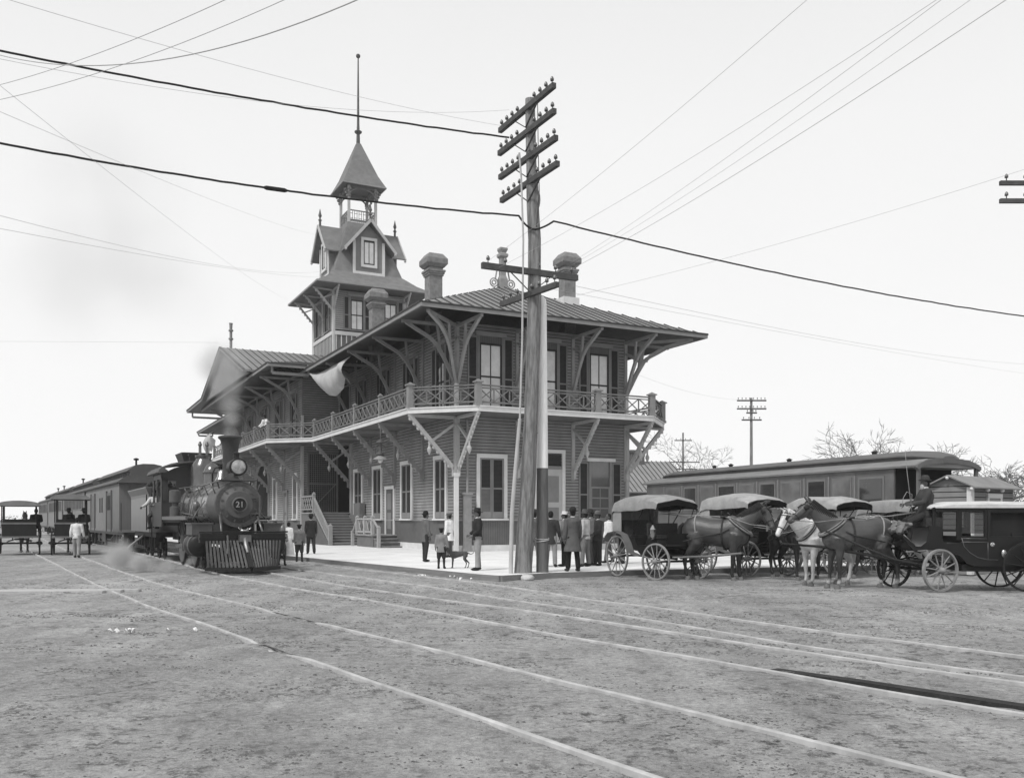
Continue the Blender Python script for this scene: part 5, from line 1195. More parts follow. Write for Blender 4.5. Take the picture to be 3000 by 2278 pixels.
# ---------------------------------------------------------------- poles
m_pole=gray('weathered pole timber',.20,.9,.55,2.6,.9,bsc=9,stretch=(6,6,.7)); m_arm=gray('cross arm timber',.075,.85,.3,4,.4); m_ins=gray('glass insulator',.10,.25,.2,9,spec=.8); m_white=gray('white painted pole',.85,.8,.14,3,.3,stretch=(6,6,.6)); m_wire=gray('line wire',.38,.6,.1); m_cable=gray('sheathed cable',.025,.8,.3,9,.4)
def ctube(g,pts,rad,n=14): g.tube(pts,rad,n)
PX=Vector((.29,25.3,0))
TPo=empty('telegraph_pole',PX); tag(TPo,'tall weathered telegraph pole with six cross arms and insulators in front of the station','telegraph pole')
g=MB(); prof=[(1531,1700,.27),(1536,1600,.235),(1545,1450,.215),(1557,1200,.195),(1565,900,.185),(1566,700,.175),(1560,560,.17),(1557,480,.145),(1553,290,.125)]
pts=[at(u,v,25.3)-PX for u,v,r in prof]; pts[0].z=-.3
fine=[];fr=[]
for i in range(len(pts)-1):
    for k in range(6): fine.append(pts[i].lerp(pts[i+1],k/6)); fr.append(lerp(prof[i][2],prof[i+1][2],k/6))
fine.append(pts[-1]); fr.append(prof[-1][2]); g.tube(fine,fr,20); o=g.build('pole',m_pole,TPo,'auto')
for v in o.data.vertices:
    q=v.co; n_=noise.noise(Vector((q.x*5,q.y*5,q.z*.9))); v.co.x+=n_*.018; v.co.y+=noise.noise(Vector((q.x*5+7,q.y*5,q.z*.9)))*.018
g=MB(); g.ell(pts[6]+Vector((.13,-.05,-.25)),(.09,.09,.28)); g.build('burr',m_pole,o,True)
def insul(g,p,s=1.0): g.tube([p,p+Vector((0,0,.09*s))],.012*s,6,k=1); g.lathe([(.042*s,.08*s),(.045*s,.12*s),(.03*s,.16*s),(.012*s,.18*s)],10,p,k=0)
def arm(par,pa,pb,w,n,brace=None,h=None,skip=()):
    g=MB(); g.beam(pa,pb,w,h or w*1.2); a=g.build('cross_arm',m_arm,par)
    for i in range(n):
        if i in skip: continue
        g=MB(); insul(g,pa.lerp(pb,(i+.35)/(n-.3))+Vector((0,0,(h or w*1.2)/2)),1.15 if w>.09 else .8); g.build('insulator',[m_ins,m_arm],a,True)
    if brace:
        g=MB(); 
        for t in(.28,.72): g.beam(pa.lerp(pb,t)-Vector((0,.0,w*.4)),pa.lerp(pb,.5)+Vector((0,-.1,-brace)),.05,.015)
        g.build('brace',m_arm,a)
    return a
for (u1,v1,Y1,u2,v2,Y2) in[(1464.6,383,26.7,1623.8,250,23.9),(1462.5,450,26.7,1625,325,23.9),(1464.6,521,26.7,1630,402,23.9),(1468.8,587.5,26.7,1634.6,479,23.9)]:
    a_=at(u1,v1,Y1)-PX; b_=at(u2,v2,Y2)-PX; z=(a_.z+b_.z)/2; a_.z=b_.z=z; arm(TPo,a_,b_,.12,10,.55,skip=(4,5))
a_=at(1412.5,783,24.65)-PX; b_=at(1689.6,821,25.95)-PX; b_.z=a_.z; arm(TPo,a_+Vector((0,-.2,0)),b_+Vector((0,-.2,0)),.13,6,.6,h=.16,skip=(2,))
a_=at(1468.8,894,26.45)-PX; b_=at(1632.5,835.5,24.2)-PX; b_.z=a_.z; arm(TPo,a_+Vector((0,-.1,0)),b_+Vector((0,-.1,0)),.12,8,None,skip=(3,))
g=MB(); g.tube([at(1496,1700,25.0)-PX,at(1500,1500,25.0)-PX,at(1512,1350,25.0)-PX,at(1523,1226,25.0)-PX],[.062,.06,.055,.05],10); g.tube([at(1523,1226,25.0)-PX,at(1530,1000,25.0)-PX,at(1533,700,24.9)-PX,at(1527,520,24.9)-PX,at(1521,448,24.9)-PX],[.028,.028,.026,.026,.03],8); g.build('conduit_pipe',gray('pale conduit',.42,.7,.15,2),TPo,'auto')
g=MB()
for z in(4.0,5.2,9.0,11.1): g.tube([Vector((.28+.0*z,-.05,z)),Vector((.42,-.08,z))],.012,5)
g.tube([at(1575,300,25.2)-PX,at(1577,450,25.1)-PX,at(1580,560,25.1)-PX,at(1572,665,25.0)-PX],.012,5); g.build('hardware',m_arm,TPo,True)
WP=empty('white_topped_post',at(1589,1690,25.6)*1); WP.location.z=0; tag(WP,'timber post with white painted upper part beside the telegraph pole','post')
g=MB(); b0=WP.location; zt=CH+(HY-868)/F*25.6; zm=CH+(HY-1371)/F*25.6
dxt=(1588-1589)/F*25.6
g.tube([(0,0,zm),(dxt*.3,0,lerp(zm,zt,.4)),(dxt,0,zt-.25),(dxt,0,zt-.1),(dxt-.02,0,zt)],[.158,.145,.128,.11,.05],20); g.build('painted_top',m_white,WP,'auto')
g=MB(); g.tube([(0,0,-.2),(0,0,zm)],[.175,.160],20); lo=g.build('lower_shaft',gray('stained post timber',.125,.9,.3,2.4,.5,bsc=9,stretch=(6,6,.6)),WP,'auto')
g=MB(); g.tube([(.185*math.cos(t),.185*math.sin(t),1.02+.03*math.sin(t+1)) for t in[i*PI/8 for i in range(16)]],.012,6,closed=True); g.tube([(.185*math.cos(t),.185*math.sin(t),1.08+.03*math.sin(t)) for t in[i*PI/8 for i in range(16)]],.010,6,closed=True); g.build('rope',gray('rope',.55,.9,.2,20),WP,True)
def plain_pole(x,y,h,arms,label,ang=0,r=.16):
    E=empty('telegraph_pole',(x,y,0),ang); tag(E,label,'telegraph pole'); g=MB(); g.tube([(0,0,-.3),(0,0,h*.5),(0,0,h)],[r,r*.85,r*.65],12); g.build('pole',m_pole,E,'auto')
    for z,l,n in arms: arm(E,Vector((-l/2,-.12,z)),Vector((l/2,-.12,z)),.10,n)
    return E
q=at(2201,1165,78); plain_pole(q.x,q.y,q.z,[(q.z-.25,2.5,8),(q.z-.95,2.5,8),(q.z-1.3,.9,4),(q.z-1.9,1.7,4)],'telegraph pole rising behind the parked passenger coach')
q=at(2001,1267,105); plain_pole(q.x,q.y,q.z,[(q.z-.9,2.0,4),(q.z-3.4,3.8,4),(q.z-4.2,3.2,4),(q.z-4.9,4.2,4)],'distant telegraph pole in front of the bare tree by the brick house',0,.15)
q=at(3079,500,26.5); plain_pole(q.x,q.y,q.z+.5,[(CH+(HY-541)/F*26.5,3.1,6),(CH+(HY-593)/F*26.5,3.1,6)],'telegraph pole at the right edge with two cross arms showing')
# ---------------------------------------------------------------- wires and cables
def wire(a,b,r,sag,name,label,mat,group,ext=(0,0),n=24,wob=0):
    g=MB(); pts=[]
    for i in range(n+1):
        t=lerp(-ext[0],1+ext[1],i/n); p=a+(b-a)*t; p.z-=sag*4*t*(1-t)
        if wob: p.z+=wob*noise.noise(Vector((i*.6,0,0)))
        pts.append(p)
    g.tube(pts,r*(.75 if r<.009 else 1),6); return tag(g.build(name,mat,None,True),label,'wire' if name=='telegraph_wire' else 'cable',group)
ca=at(54,160,20.8); cb=at(1491,403,26.2)
wire(ca,cb,.025,.12,'overhead_cable','upper thick cable running from the left edge to the telegraph pole',m_cable,'thick overhead cables',(.35,0),60,.02)
ca=at(54,430,19.7); cb=at(1520,632,25.2); C2=wire(ca,cb,.025,.17,'overhead_cable','lower thick cable from the left edge passing in front of the spire',m_cable,'thick overhead cables',(.35,0),60,.02)
g=MB(); p=ca.lerp(cb,.43); p.z-=.17*4*.43*.57; q=ca.lerp(cb,.475); q.z-=.17*4*.475*.525; g.tube([p,p.lerp(q,.1),p.lerp(q,.9),q],[.035,.055,.055,.035],8); o=g.build('splice_sleeve',m_cable,C2,'auto')
wire(cb,at(1570,672,25.05),.030,.1,'overhead_cable','short drooping cable end looped under the insulator arm',m_cable,'thick overhead cables',n=12); wire(at(1570,672,25.05),at(1622,648,25.6),.028,.03,'overhead_cable','short cable loop rising right of the telegraph pole',m_cable,'thick overhead cables',n=12)
wire(at(1622,648,25.6),at(2943,918,34.5),.024,.2,'overhead_cable','thick cable running from the telegraph pole to the right edge',m_cable,'thick overhead cables',(0,.1),50,.02)
WG='thin telegraph wires'
for (a,b,r,s,e,lab) in[
 ((214,56,14),(1479,370,26.6),.0045,.15,(.3,0),'thin wire from the top left corner down to the top cross arm'),
 ((50,183,15),(1492,322,26),.0045,.35,(.2,0),'thin wire crossing behind the flagpole to the top cross arm'),
 ((181,190,9),(909,56,7),.006,.12,(.35,.25),'nearer wire curving up across the top left of the sky'),
 ((57,233,10),(535,56,8),.004,.03,(.3,.3),'faint wire rising steeply at the top left'),
 ((57,279,10),(705,56,8),.004,.05,(.3,.3),'faint lower wire rising at the top left'),
 ((55,646,20),(935,796,62),.006,.45,(.3,0),'wire from the left edge to the tower below its eave'),
 ((55,680,20),(935,812,62),.006,.2,(.3,0),'lower wire of the pair running to the tower'),
 ((55,295,12),(843,878,56),.0035,.25,(.2,0),'wire slanting down from the left edge toward the wing roof'),
 ((55,351,13),(928,688,60),.004,.2,(.2,0),'wire slanting from the left edge to the tower dormer'),
 ((54,1000,60),(640,1003,66),.008,.0,(.3,0),'distant wire level with the gable at left'),
 ((2297,58,13),(1425,768,24.6),.0042,.1,(.18,0),'wire from the top edge to the left end of the lower cross arm'),
 ((2656,58,12),(1452,788,24.8),.0042,.15,(.14,0),'wire from the top right to the lower cross arm'),
 ((2680,58,12),(1672,770,25.6),.0042,.1,(.14,0),'steeper wire from the top right to the lower cross arm'),
 ((2761,58,12),(1660,785,25.6),.0038,.12,(.14,0),'faint wire of the bundle at the top right'),
 ((2860,58,12),(1665,793,25.6),.0060,.13,(.14,0),'heavier wire of the bundle at the top right'),
 ((2943,515,20),(1690,865,26),.0048,.12,(.2,0),'wire from the right edge slanting down to the chimney side'),
 ((1688,838,26),(2943,1062,60),.007,.3,(0,.2),'distant wire falling to the right behind the roof corner'),
 ((1560,835,26),(2943,1085,62),.006,.1,(0,.2),'second distant wire falling to the right'),
 ((1690,1010,60),(2180,1172,78),.008,.8,(0,0),'wire sagging from the station toward the distant pole')]:
    wire(at(*a),at(*b),r,s,'telegraph_wire',lab,m_wire,WG,e)
# arc lamp, awnings
ql_=SL(-2.2,4.4,0); AL=empty('arc_lamp',(ql_.x,ql_.y,4.4)); tag(AL,'arc lamp with a flared shade hanging under the balcony','lamp')
g=MB(); g.tube([(0,0,1.95),(0,0,1.1)],.012,6); g.tube([(0,0,.95),(.9,.2,1.5),(1.9,.4,1.95)],.01,5); g.build('cord',m_wire,AL,True)
g=MB(); g.lathe([(.05,1.15),(.22,1.05),(.24,1.0),(.07,.95),(.08,.55),(.16,.5),(.18,.42),(.1,.38)],14); 
for s in(1,-1): g.tube([(s*.06,0,.9),(s*.24,0,.8),(s*.24,0,.45),(s*.1,0,.35)],.018,6)
g.build('body',m_front,AL,'auto'); g=MB(); g.lathe([(.1,.36),(.34,.2),(.36,.17),(.12,.3)],18); g.build('shade',m_trim2,AL,'auto'); g=MB(); g.ell((0,0,.16),(.13,.13,.17)); g.build('globe',gray('opal globe',.6,.3,.1),AL,True)
m_canvas=gray('canvas awning',.42,.9,.15,1.5,.2)
def awn(x,y0,y1,zt,f,label,s=1):
    g=MB(); nu,nv=22,10; vs=[]
    for k in(0,1):
        for i in range(nu+1):
            for j in range(nv+1):
                t=i/nu; w_=j/nv; d=f(t); y=lerp(y0,y1,t); p=SL(x-.5*math.sin(w_*PI)*s+.06*noise.noise(Vector((t*6,w_*3,1)))+k*.02,y,zt-d*w_+.03*noise.noise(Vector((t*9,w_*2,5)))); vs.append(p)
    n1=(nu+1)*(nv+1); fs=[]
    for k in(0,1):
        for i in range(nu):
            for j in range(nv): a=k*n1+i*(nv+1)+j; fs.append((a,a+nv+1,a+nv+2,a+1))
    g.add(vs,fs); return tag(g.build('awning',m_canvas,None,True),label,'awning')
awn(-2.35,8.9,15.8,10.35,lambda t:1.75*math.sin(PI*min(1,.12+t*.95))**.6 if t>.16 else 1.5-t*6+.9*(t*6)**2*.4,'pale canvas awning drooping under the eave above the balcony')
awn(-2.35,53,57.6,10.3,lambda t:1.0+.9*t+.5*abs(math.sin(t*9)),'ragged pale canvas hanging at the far end of the balcony')
# ---------------------------------------------------------------- carriages
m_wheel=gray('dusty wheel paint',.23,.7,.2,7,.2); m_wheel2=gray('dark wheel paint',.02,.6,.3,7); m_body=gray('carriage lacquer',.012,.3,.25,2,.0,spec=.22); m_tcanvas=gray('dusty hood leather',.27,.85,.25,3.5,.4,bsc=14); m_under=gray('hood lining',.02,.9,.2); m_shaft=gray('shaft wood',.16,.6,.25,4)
def cwheel(par,x,y,r,n=14,mat=None,steer=0,name='wheel',rim=.024):
    E=empty(name,(x,y,r)); E.parent=par; E.rotation_euler=(0,0,R(steer)); mat=mat or m_wheel
    g=MB(); ring=[(-.02,-rim),(-.02,rim),(.022,rim),(.022,-rim)]
    rings=[]
    for j in range(36): a=2*PI*j/36; rings.append([Vector(((r-.022+o)*math.cos(a),w_,(r-.022+o)*math.sin(a))) for o,w_ in ring])
    rings.append(rings[0]); g.loft(rings,cap=False); g.build('rim',mat,E,'auto')
    g=MB()
    for i in range(n): a=2*PI*(i+.3)/n; s=.035 if i%2 else -.02; g.tube([(.05*math.cos(a),s,.05*math.sin(a)),(r*.96*math.cos(a),0,r*.96*math.sin(a))],[.018,.013],6)
    g.build('spokes',mat,E,'auto')
    g=MB(); g.lathe([(.03,-.12),(.065,-.08),(.075,0),(.065,.08),(.04,.13),(.02,.14)],14,(0,0,0),'y'); g.build('hub',mat,E,'auto'); return E
def hack(loc,hd,label,S=1.0,pole=True,steer=8,hoodv=None):
    E=empty('hack_carriage',loc,R(hd)); E.scale=(S,S,S); tag(E,label,'carriage','hacks waiting along the platform')
    for x,r,st in((-.98,.58,0),(.98,.49,steer)):
        for s in(1,-1): cwheel(E,x,s*.68,r,14,None,st)
    g=MB(); g.tube([(-.98,-.68,.58),(-.98,.68,.58)],.03,8); g.tube([(.98,-.68,.49),(.98,.68,.49)],.03,8); g.tube([(-.98,0,.58),(.98,0,.55)],.03,8)
    for x,z in((-.98,.62),(.98,.55)):
        for s in(1,-1): g.tube([(x-.42,s*.48,z+.12),(x,s*.48,z+.02),(x+.42,s*.48,z+.12),(x,s*.48,z+.24),(x-.42,s*.48,z+.12)],.018,6)
    g.lathe([(.26,.62),(.26,.66)],20,(.98,0,0)); g.build('running_gear',m_wheel2,E,'auto')
    g=MB(); g.prism([(-1.25,.80),(-.2,.74),(.1,.56),(.5,.56),(.72,.80),(1.0,.82),(1.15,.90),(1.14,.94),(.98,.88),(.78,.90),(.72,1.08),(.30,1.08),(.2,.9),(-.2,.9),(-.35,1.12),(-.95,1.12),(-1.15,1.45),(-1.3,1.42)],-.50,.50,'y'); g.build('body',m_body,E,'auto')
    g=MB(); g.box((-.62,0,1.12),(.55,.96,.12)); g.box((-1.0,0,1.38),(.10,.96,.42),Matrix.Rotation(R(-12),3,'Y')); g.build('seat',gray('buttoned leather',.035,.4,.4,16,.8,bsc=26),E,label='rear passenger seat')
    g=MB(); g.box((.52,0,1.14),(.48,.96,.10)); g.box((.28,0,1.34),(.08,.96,.34)); g.build('seat',_mats['buttoned leather'],E,label='driver seat')
    g=MB(); g.prism([(1.10,.92),(1.17,1.24),(1.19,1.24),(1.13,.90)],-.44,.44,'y'); g.build('dashboard',m_body,E)
    for s in(1,-1):
        g=MB(); pts=[(-1.62,.98),(-1.35,1.22),(-.95,1.28),(-.6,1.18),(-.4,.95),(-.25,.70),(.15,.62)]
        for i in range(len(pts)-1): g.beam((pts[i][0],s*.68,pts[i][1]),(pts[i+1][0],s*.68,pts[i+1][1]),.22,.02)
        g.build('fender',gray('mud fender',.12,.6,.3,3),E)
        g=MB(); g.lathe([(.05,1.12),(.075,1.18),(.075,1.32),(.09,1.34),(.04,1.42),(.015,1.46)],8,(.72,s*.60,0)); g.tube([(.5,s*.5,1.05),(.72,s*.60,1.1)],.015,6); g.build('lamp',m_brass,E,'auto')
    # hood
    g=MB(); rings=[]; xs_=[-1.30,-1.22,-.95,-.5,0,.45,.85,1.0]; dz=[-.30,-.10,-.02,.02,.01,-.01,-.07,-.16]
    def sec(x,d,inn=0):
        w_=.66-inn; t=2.26+d-inn; lo=1.86+d*.3+(.05 if x>.2 else 0)
        return [Vector((x,y,z)) for y,z in[(-w_,lo),(-w_,lerp(lo,t,.55)),(-w_*.93,t-.07),(-w_*.6,t-.01),(0,t+.03),(w_*.6,t-.01),(w_*.93,t-.07),(w_,lerp(lo,t,.55)),(w_,lo)]]
    A=[sec(x,d) for x,d in zip(xs_,dz)]; B=[sec(x,d,.03) for x,d in zip(xs_,dz)]
    vs=[];fs=[];ks=[]
    m_=len(A[0])
    for L_,k in((A,0),(B,1)):
        g.add([p+Vector((0,noise.noise(p*6+Vector((loc[0],0,0)))*.025,noise.noise(p*4+Vector((loc[0],3,0)))*.06)) if k==0 else p for r_ in L_ for p in r_],[(i*m_+j,i*m_+j+1,(i+1)*m_+j+1,(i+1)*m_+j) for i in range(len(L_)-1) for j in range(m_-1)],k)
    for L_ in((A,B),):
        for i in range(len(A)-1):
            for j in(0,m_-1): g.add([A[i][j],A[i+1][j],B[i+1][j],B[i][j]],[(0,1,2,3)],1)
    g.add(A[0]+[A[0][0]+Vector((0,0,-.0))],[tuple(range(m_))],0)
    g.add(A[-1]+[p+Vector((-.06,0,-.14)) for p in A[-1]],[(j,j+1,m_+j+1,m_+j) for j in range(m_-1)],1)
    HD=g.build('hood',[hoodv or m_tcanvas,m_under],E,'auto',fix=False)
    for s in(1,-1):
        for x0,x1 in((-1.18,-1.28),(-.25,-.3),(.55,.9),(-.4,.35)): g=MB(); g.tube([(x0,s*.56,1.1),(x1,s*.63,1.98)],.014,6); g.build('hood_post',m_body,HD,True)
    g=MB(); g.b2((-1.3,-.6,1.25),(-1.28,.6,2.0)); 
    for s in(1,-1): g.b2((-1.3,s*.62-.01,1.2),(-.85,s*.62+.01,1.95))
    g.build('side_curtain',[hoodv or m_tcanvas],HD)
    if pole:
        g=MB(); g.tube([(1.1,0,.60),(2.2,.1,.66),(3.4,.2,.78)],[.035,.032,.026],8); g.beam((1.5,-.5,.62),(1.5,.5,.62),.05,.04); 
        g.build('draught_pole',m_shaft,E,True)
    return E
hh=H_(.42,-.91)
hack((4.02,25.35,0),hh,'hack with a dusty drooping hood and pale wheels, leftmost in the row',1.0,steer=14)
hack((6.87,26.85,0),hh-2,'hack with a crumpled light hood behind the heads of the dark horses',1.03,steer=10,hoodv=gray('pale hood canvas',.33,.85,.25,3.5,.4))
hack((9.55,27.3,0),hh-3,'hack with a light hood standing behind the near dark horse',1.0,steer=4,hoodv=_mats['pale hood canvas'])
hack((11.95,27.9,0),hh-4,'hack with a low folded canvas hood behind the coachman',.97,steer=0)
# the big coach
h_=Vector((-.997,.08,0)).normalized(); OC=Vector((10.53,20.94,0)); LC=empty('landau_coach',OC,math.atan2(h_.y,h_.x)); tag(LC,'large black closed coach with a pale roof and glazed door at the right edge','coach')
def xl(px): r=(2540+.2203*px-1500)/2670; return (10.486-20.39*r)/(.997+.08*r)
def zl(py): return 2.693-.001696*py
SA=R(22)
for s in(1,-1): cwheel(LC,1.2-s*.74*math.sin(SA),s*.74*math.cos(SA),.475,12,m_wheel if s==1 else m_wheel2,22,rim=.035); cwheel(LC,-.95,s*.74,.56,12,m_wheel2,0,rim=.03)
body=[(475,825),(500,830),(640,985),(720,990),(790,930),(830,720),(1000,740),(1000,920),(1070,955),(1260,945),(1262,860),(2200,860)]
P_=[(xl(a),zl(b)) for a,b in body]; xr=-1.7; P_=[p for p in P_[:-1]]+[(xr,zl(860)),(xr-.08,1.05),(xr+.1,.75),(-1.3,.62),(-.6,.56),(.1,.56),(.3,.62),(.45,.80),(.8,.90),(1.2,.93),(1.45,.90),(xl(480),zl(880))]
g=MB(); g.prism(P_,-.56,.56,'y'); LB=g.build('body',m_body,LC,'auto')
g=MB(); g.b2((-1.5,-.45,.44),(.35,.45,.6)); g.build('underbody',m_wheel2,LC)
g=MB()
def post(px,w=.07,z0=zl(900),z1=1.86,dx=0): x=xl(px); 
for s in(1,-1):
    for px,w_ in((1215,.07),(1245,.05),(1575,.05),(1620,.07)): x=xl(px); g.b2((x-w_/2,s*.54-.03,1.15),(x+w_/2,s*.54+.03,1.88))
    for x in(1.0,-1.0,-1.62): g.b2((x-.03,s*.5-.03,1.3),(x+.03,s*.5+.03,1.88))
    g.b2((xl(1620),s*.54-.025,1.78),(.98,s*.54+.025,1.88)); g.b2((-1.66,s*.54-.02,1.76),(xl(1620),s*.54+.02,1.88)); g.b2((xl(1240),s*.54-.02,zl(800)),(xl(1000),s*.54+.02,zl(770)))
g.b2((.95,-.5,1.36),(1.0,.5,1.44)); g.b2((.95,-.5,1.76),(1.0,.5,1.86)); g.build('window_posts',m_body,LC)
m_pane=bpy.data.materials.new('coach pane'); m_pane.use_nodes=True; b_=m_pane.node_tree.nodes['Principled BSDF']; b_.inputs['Base Color'].default_value=(.03,.03,.03,1); b_.inputs['Roughness'].default_value=.02; b_.inputs['Alpha'].default_value=.5
for (a,b,c,d) in((1262,1560,510,825),(1000,1205,510,770)):
    g=MB(); g.b2((xl(b),.535,zl(d)),(xl(a),.54,zl(c))); g.build('window_glass',m_pane,LC)
g=MB(); g.b2((-1.6,.40,1.2),(xl(1640),.44,1.8)); g.b2((-1.64,-.5,1.2),(-1.6,.5,1.86)); g.b2((-1.2,-.5,1.0),(-.7,.5,1.3)); g.prism([(.0,1.1),(.05,1.40),(.15,1.44),(.26,1.40),(.30,1.1)],-.1,.1,'y'); g.build('interior_upholstery',m_under,LC)
g=MB(); rings=[]
for x,z,w_ in((1.08,1.88,.52),(1.0,1.93,.60),(.6,1.975,.63),(-.3,1.99,.63),(-1.3,1.97,.63),(-1.74,1.92,.6),(-1.8,1.88,.5)):
    rings.append([Vector((x,y,zz)) for y,zz in((-w_,1.865),(-w_,z-.04),(-w_*.6,z+.01),(0,z+.04),(w_*.6,z+.01),(w_,z-.04),(w_,1.865))])
g.loft(rings); o=g.build('roof',gray('roof canvas',.52,.85,.2,4,.5,bsc=12),LC,'auto')
g=MB(); # moulding lines and crest
def line(pts,y=.568,r=.008):
    q=[(xl(a),y,zl(b)) for a,b in pts]; g.tube(q,r,5)
line([(1255,880),(1290,1000),(1370,1080),(1470,1140),(1600,1168),(1740,1172)]); line([(1250,935),(1600,940)]); line([(1270,890),(1590,892)]); line([(1605,940),(1605,1165)]); line([(480,838),(630,975)],.575,.012); line([(640,990),(710,995),(780,935)],.575,.01)
g.build('moulding',m_steel,LC,True)
g=MB(); q=(xl(1660),.572,zl(970)); g.lathe([(.05,0),(.05,.02),(.03,.03),(.02,.01)],14,q,'y'); g.ell((xl(1800),.62,zl(1085)),(.06,.05,.09)); g.build('door_handle',m_brass,LC,'auto')
g=MB(); g.b2((xl(1010),-.5,zl(740)),(xl(800),.5,zl(610))); g.box((xl(960),.0,zl(560)),(.08,.9,.2)); g.build('box_seat',_mats['buttoned leather'],LC)
g=MB(); g.tube([(1.2+.74*math.sin(SA),-.74*math.cos(SA),.475),(1.2-.74*math.sin(SA),.74*math.cos(SA),.475)],.035,8); g.tube([(-.95,-.74,.56),(-.95,.74,.56)],.035,8); g.lathe([(.4,.62),(.4,.67)],24,(1.2,0,0))
for s in(1,-1):
    for x,z in((1.2,.52),(-.95,.60)): g.tube([(x-.5,s*.45,z+.1),(x,s*.45,z),(x+.5,s*.45,z+.1),(x,s*.45,z+.2),(x-.5,s*.45,z+.1)],.022,6)
LI=(Matrix.Translation(OC)@Matrix.Rotation(math.atan2(h_.y,h_.x),4,'Z')).inverted(); LW=lambda u,v,Y: LI@at(u,v,Y)
g.beam((1.1,.25,.55),LW(2688,1650,20.55),.05,.05); g.beam((1.2,-.4,.55),LW(2640,1640,21.6),.05,.05); g.beam(LW(2700,1655,20.4),LW(2640,1640,21.6),.06,.06); g.tube([LW(2670,1650,20.9),LW(2560,1628,21.0),LW(2400,1600,21.3),LW(2290,1592,21.6)],[.04,.035,.03,.025],8); g.tube([LW(2290,1592,21.2),LW(2286,1585,22.2)],.03,6); g.build('running_gear',m_wheel2,LC,'auto')
g=MB(); g.tube([LW(2690,1652,20.5),LW(2620,1638,20.75),LW(2530,1602,20.85),LW(2440,1562,20.85),LW(2420,1556,20.95)],.026,6); g.tube([LW(2660,1646,20.8),LW(2540,1622,21.4),LW(2420,1600,21.75)],.022,6); g.build('traces',m_leather,LC,True)
g=MB(); rr=random.Random(9)
for i in range(34):
    pxx=rr.uniform(400,600); c=Vector((xl(pxx),rr.uniform(-.4,.45),zl(rr.uniform(lerp(790,600,(pxx-400)/200),815)))); g.ell(c,(rr.uniform(.05,.12),.12,rr.uniform(.03,.08)),Matrix.Rotation(rr.uniform(-1,1),3,'Y'),8,6)
o=solid(g,'lap_blanket',gray('rumpled blanket',.16,.95,.5,9,.9,bsc=26),None,.03)
for v in o.data.vertices: v.co+=Vector([noise.noise(v.co*9+Vector((k*9,0,0)))*.06 for k in range(3)])
o.location=OC-h_*.05; o.rotation_euler=(0,0,math.atan2(h_.y,h_.x)); tag(o,'rumpled pale blanket heaped on the footboard in front of the coachman','blanket')
dp=OC+h_*(xl(745)-.20)+Vector((0,-1,0))*.12
person(dp,H_(h_.x,h_.y),1.76,.05,.03,.10,'bowler',.05,seat=zl(560)-.02,legs=((68,60,8),(70,62,8)),arms=((28,14,52,14),(30,14,50,14)),coat_len=.80,fat=1.25,beard=.42,nod=4,label='bearded coachman in a dark overcoat and bowler hat seated on the coach box')
g=MB(); b0=dp+h_*.45+Vector((.3,-.5,0))*.3; g.tube([Vector((b0.x,b0.y,1.75)),Vector((b0.x-.12,b0.y,2.75)),Vector((b0.x-.16,b0.y,3.2))],[.012,.008,.004],6); g.tube([Vector((b0.x-.02,b0.y,1.9)),Vector((b0.x-.0,b0.y,2.18)),Vector((b0.x-.12,b0.y,2.24)),Vector((b0.x-.2,b0.y,2.1)),Vector((b0.x-.24,b0.y,1.85))],.008,5)
tag(g.build('whip',m_strap,None,True),'long thin whip standing up in front of the coachman','whip')
# ---------------------------------------------------------------- horses
bay=coat_mat('dark bay coat',.05,.014); bay2=coat_mat('brown coat',.075,.022); bay3=coat_mat('brown coat with one pale sock',.065,.02,.35); greyh=coat_mat('white coat',.60,.42); blk=coat_mat('black coat',.012); pale=coat_mat('pale grey coat',.5,.35)
m_wm=gray('pale mane',.55,.8,.2,20)
horse((5.42,24.25,0),H_(.86,-.5),bay,'dark bay horse facing right with its head turned, harnessed to the leftmost hack',1.06,neck=42,neckyaw=2,headdown=62,headyaw=-22,fore=((.03,0),(-.06,0)),hind=((.05,0),(-.08,0)))
horse((5.75,25.25,0),H_(.86,-.42),blk,'black horse with white pasterns standing behind the dark bay',1.02,neck=38,headdown=60,fore=((0,0),(.05,0)),hind=((0,0),(-.06,0)))
horse((7.55,24.75,0),H_(.30,-.95),blk,'dark horse standing head down between the two teams',1.0,neck=22,headdown=65,headyaw=-15)
horse((8.12,21.38,0),H_(-.985,-.17),bay3,'lean brown horse with showing ribs facing left, harnessed to the black coach',1.04,neck=46,headdown=38,headyaw=4,fore=((.0,0),(.08,0)),hind=((-.20,0),(-.02,0)),stretch=1.10)
horse((7.72,22.45,0),H_(-.90,-.44),greyh,'white horse with black blinkers beside the lean brown horse',1.0,neck=34,headdown=58,headyaw=6,fore=((.04,0),(-.03,0)),hind=((.0,0),(.08,0)),manem=m_wm)
horse((8.85,25.2,0),H_(-.96,-.25),blk,'dark horse mostly hidden behind the white horse',1.0,neck=34,headdown=55)
horse((11.05,25.6,0),H_(-.93,-.35),pale,'pale horse hidden behind the rump of the brown horse, near the coachman',.97,neck=24,headdown=55,manem=m_wm)
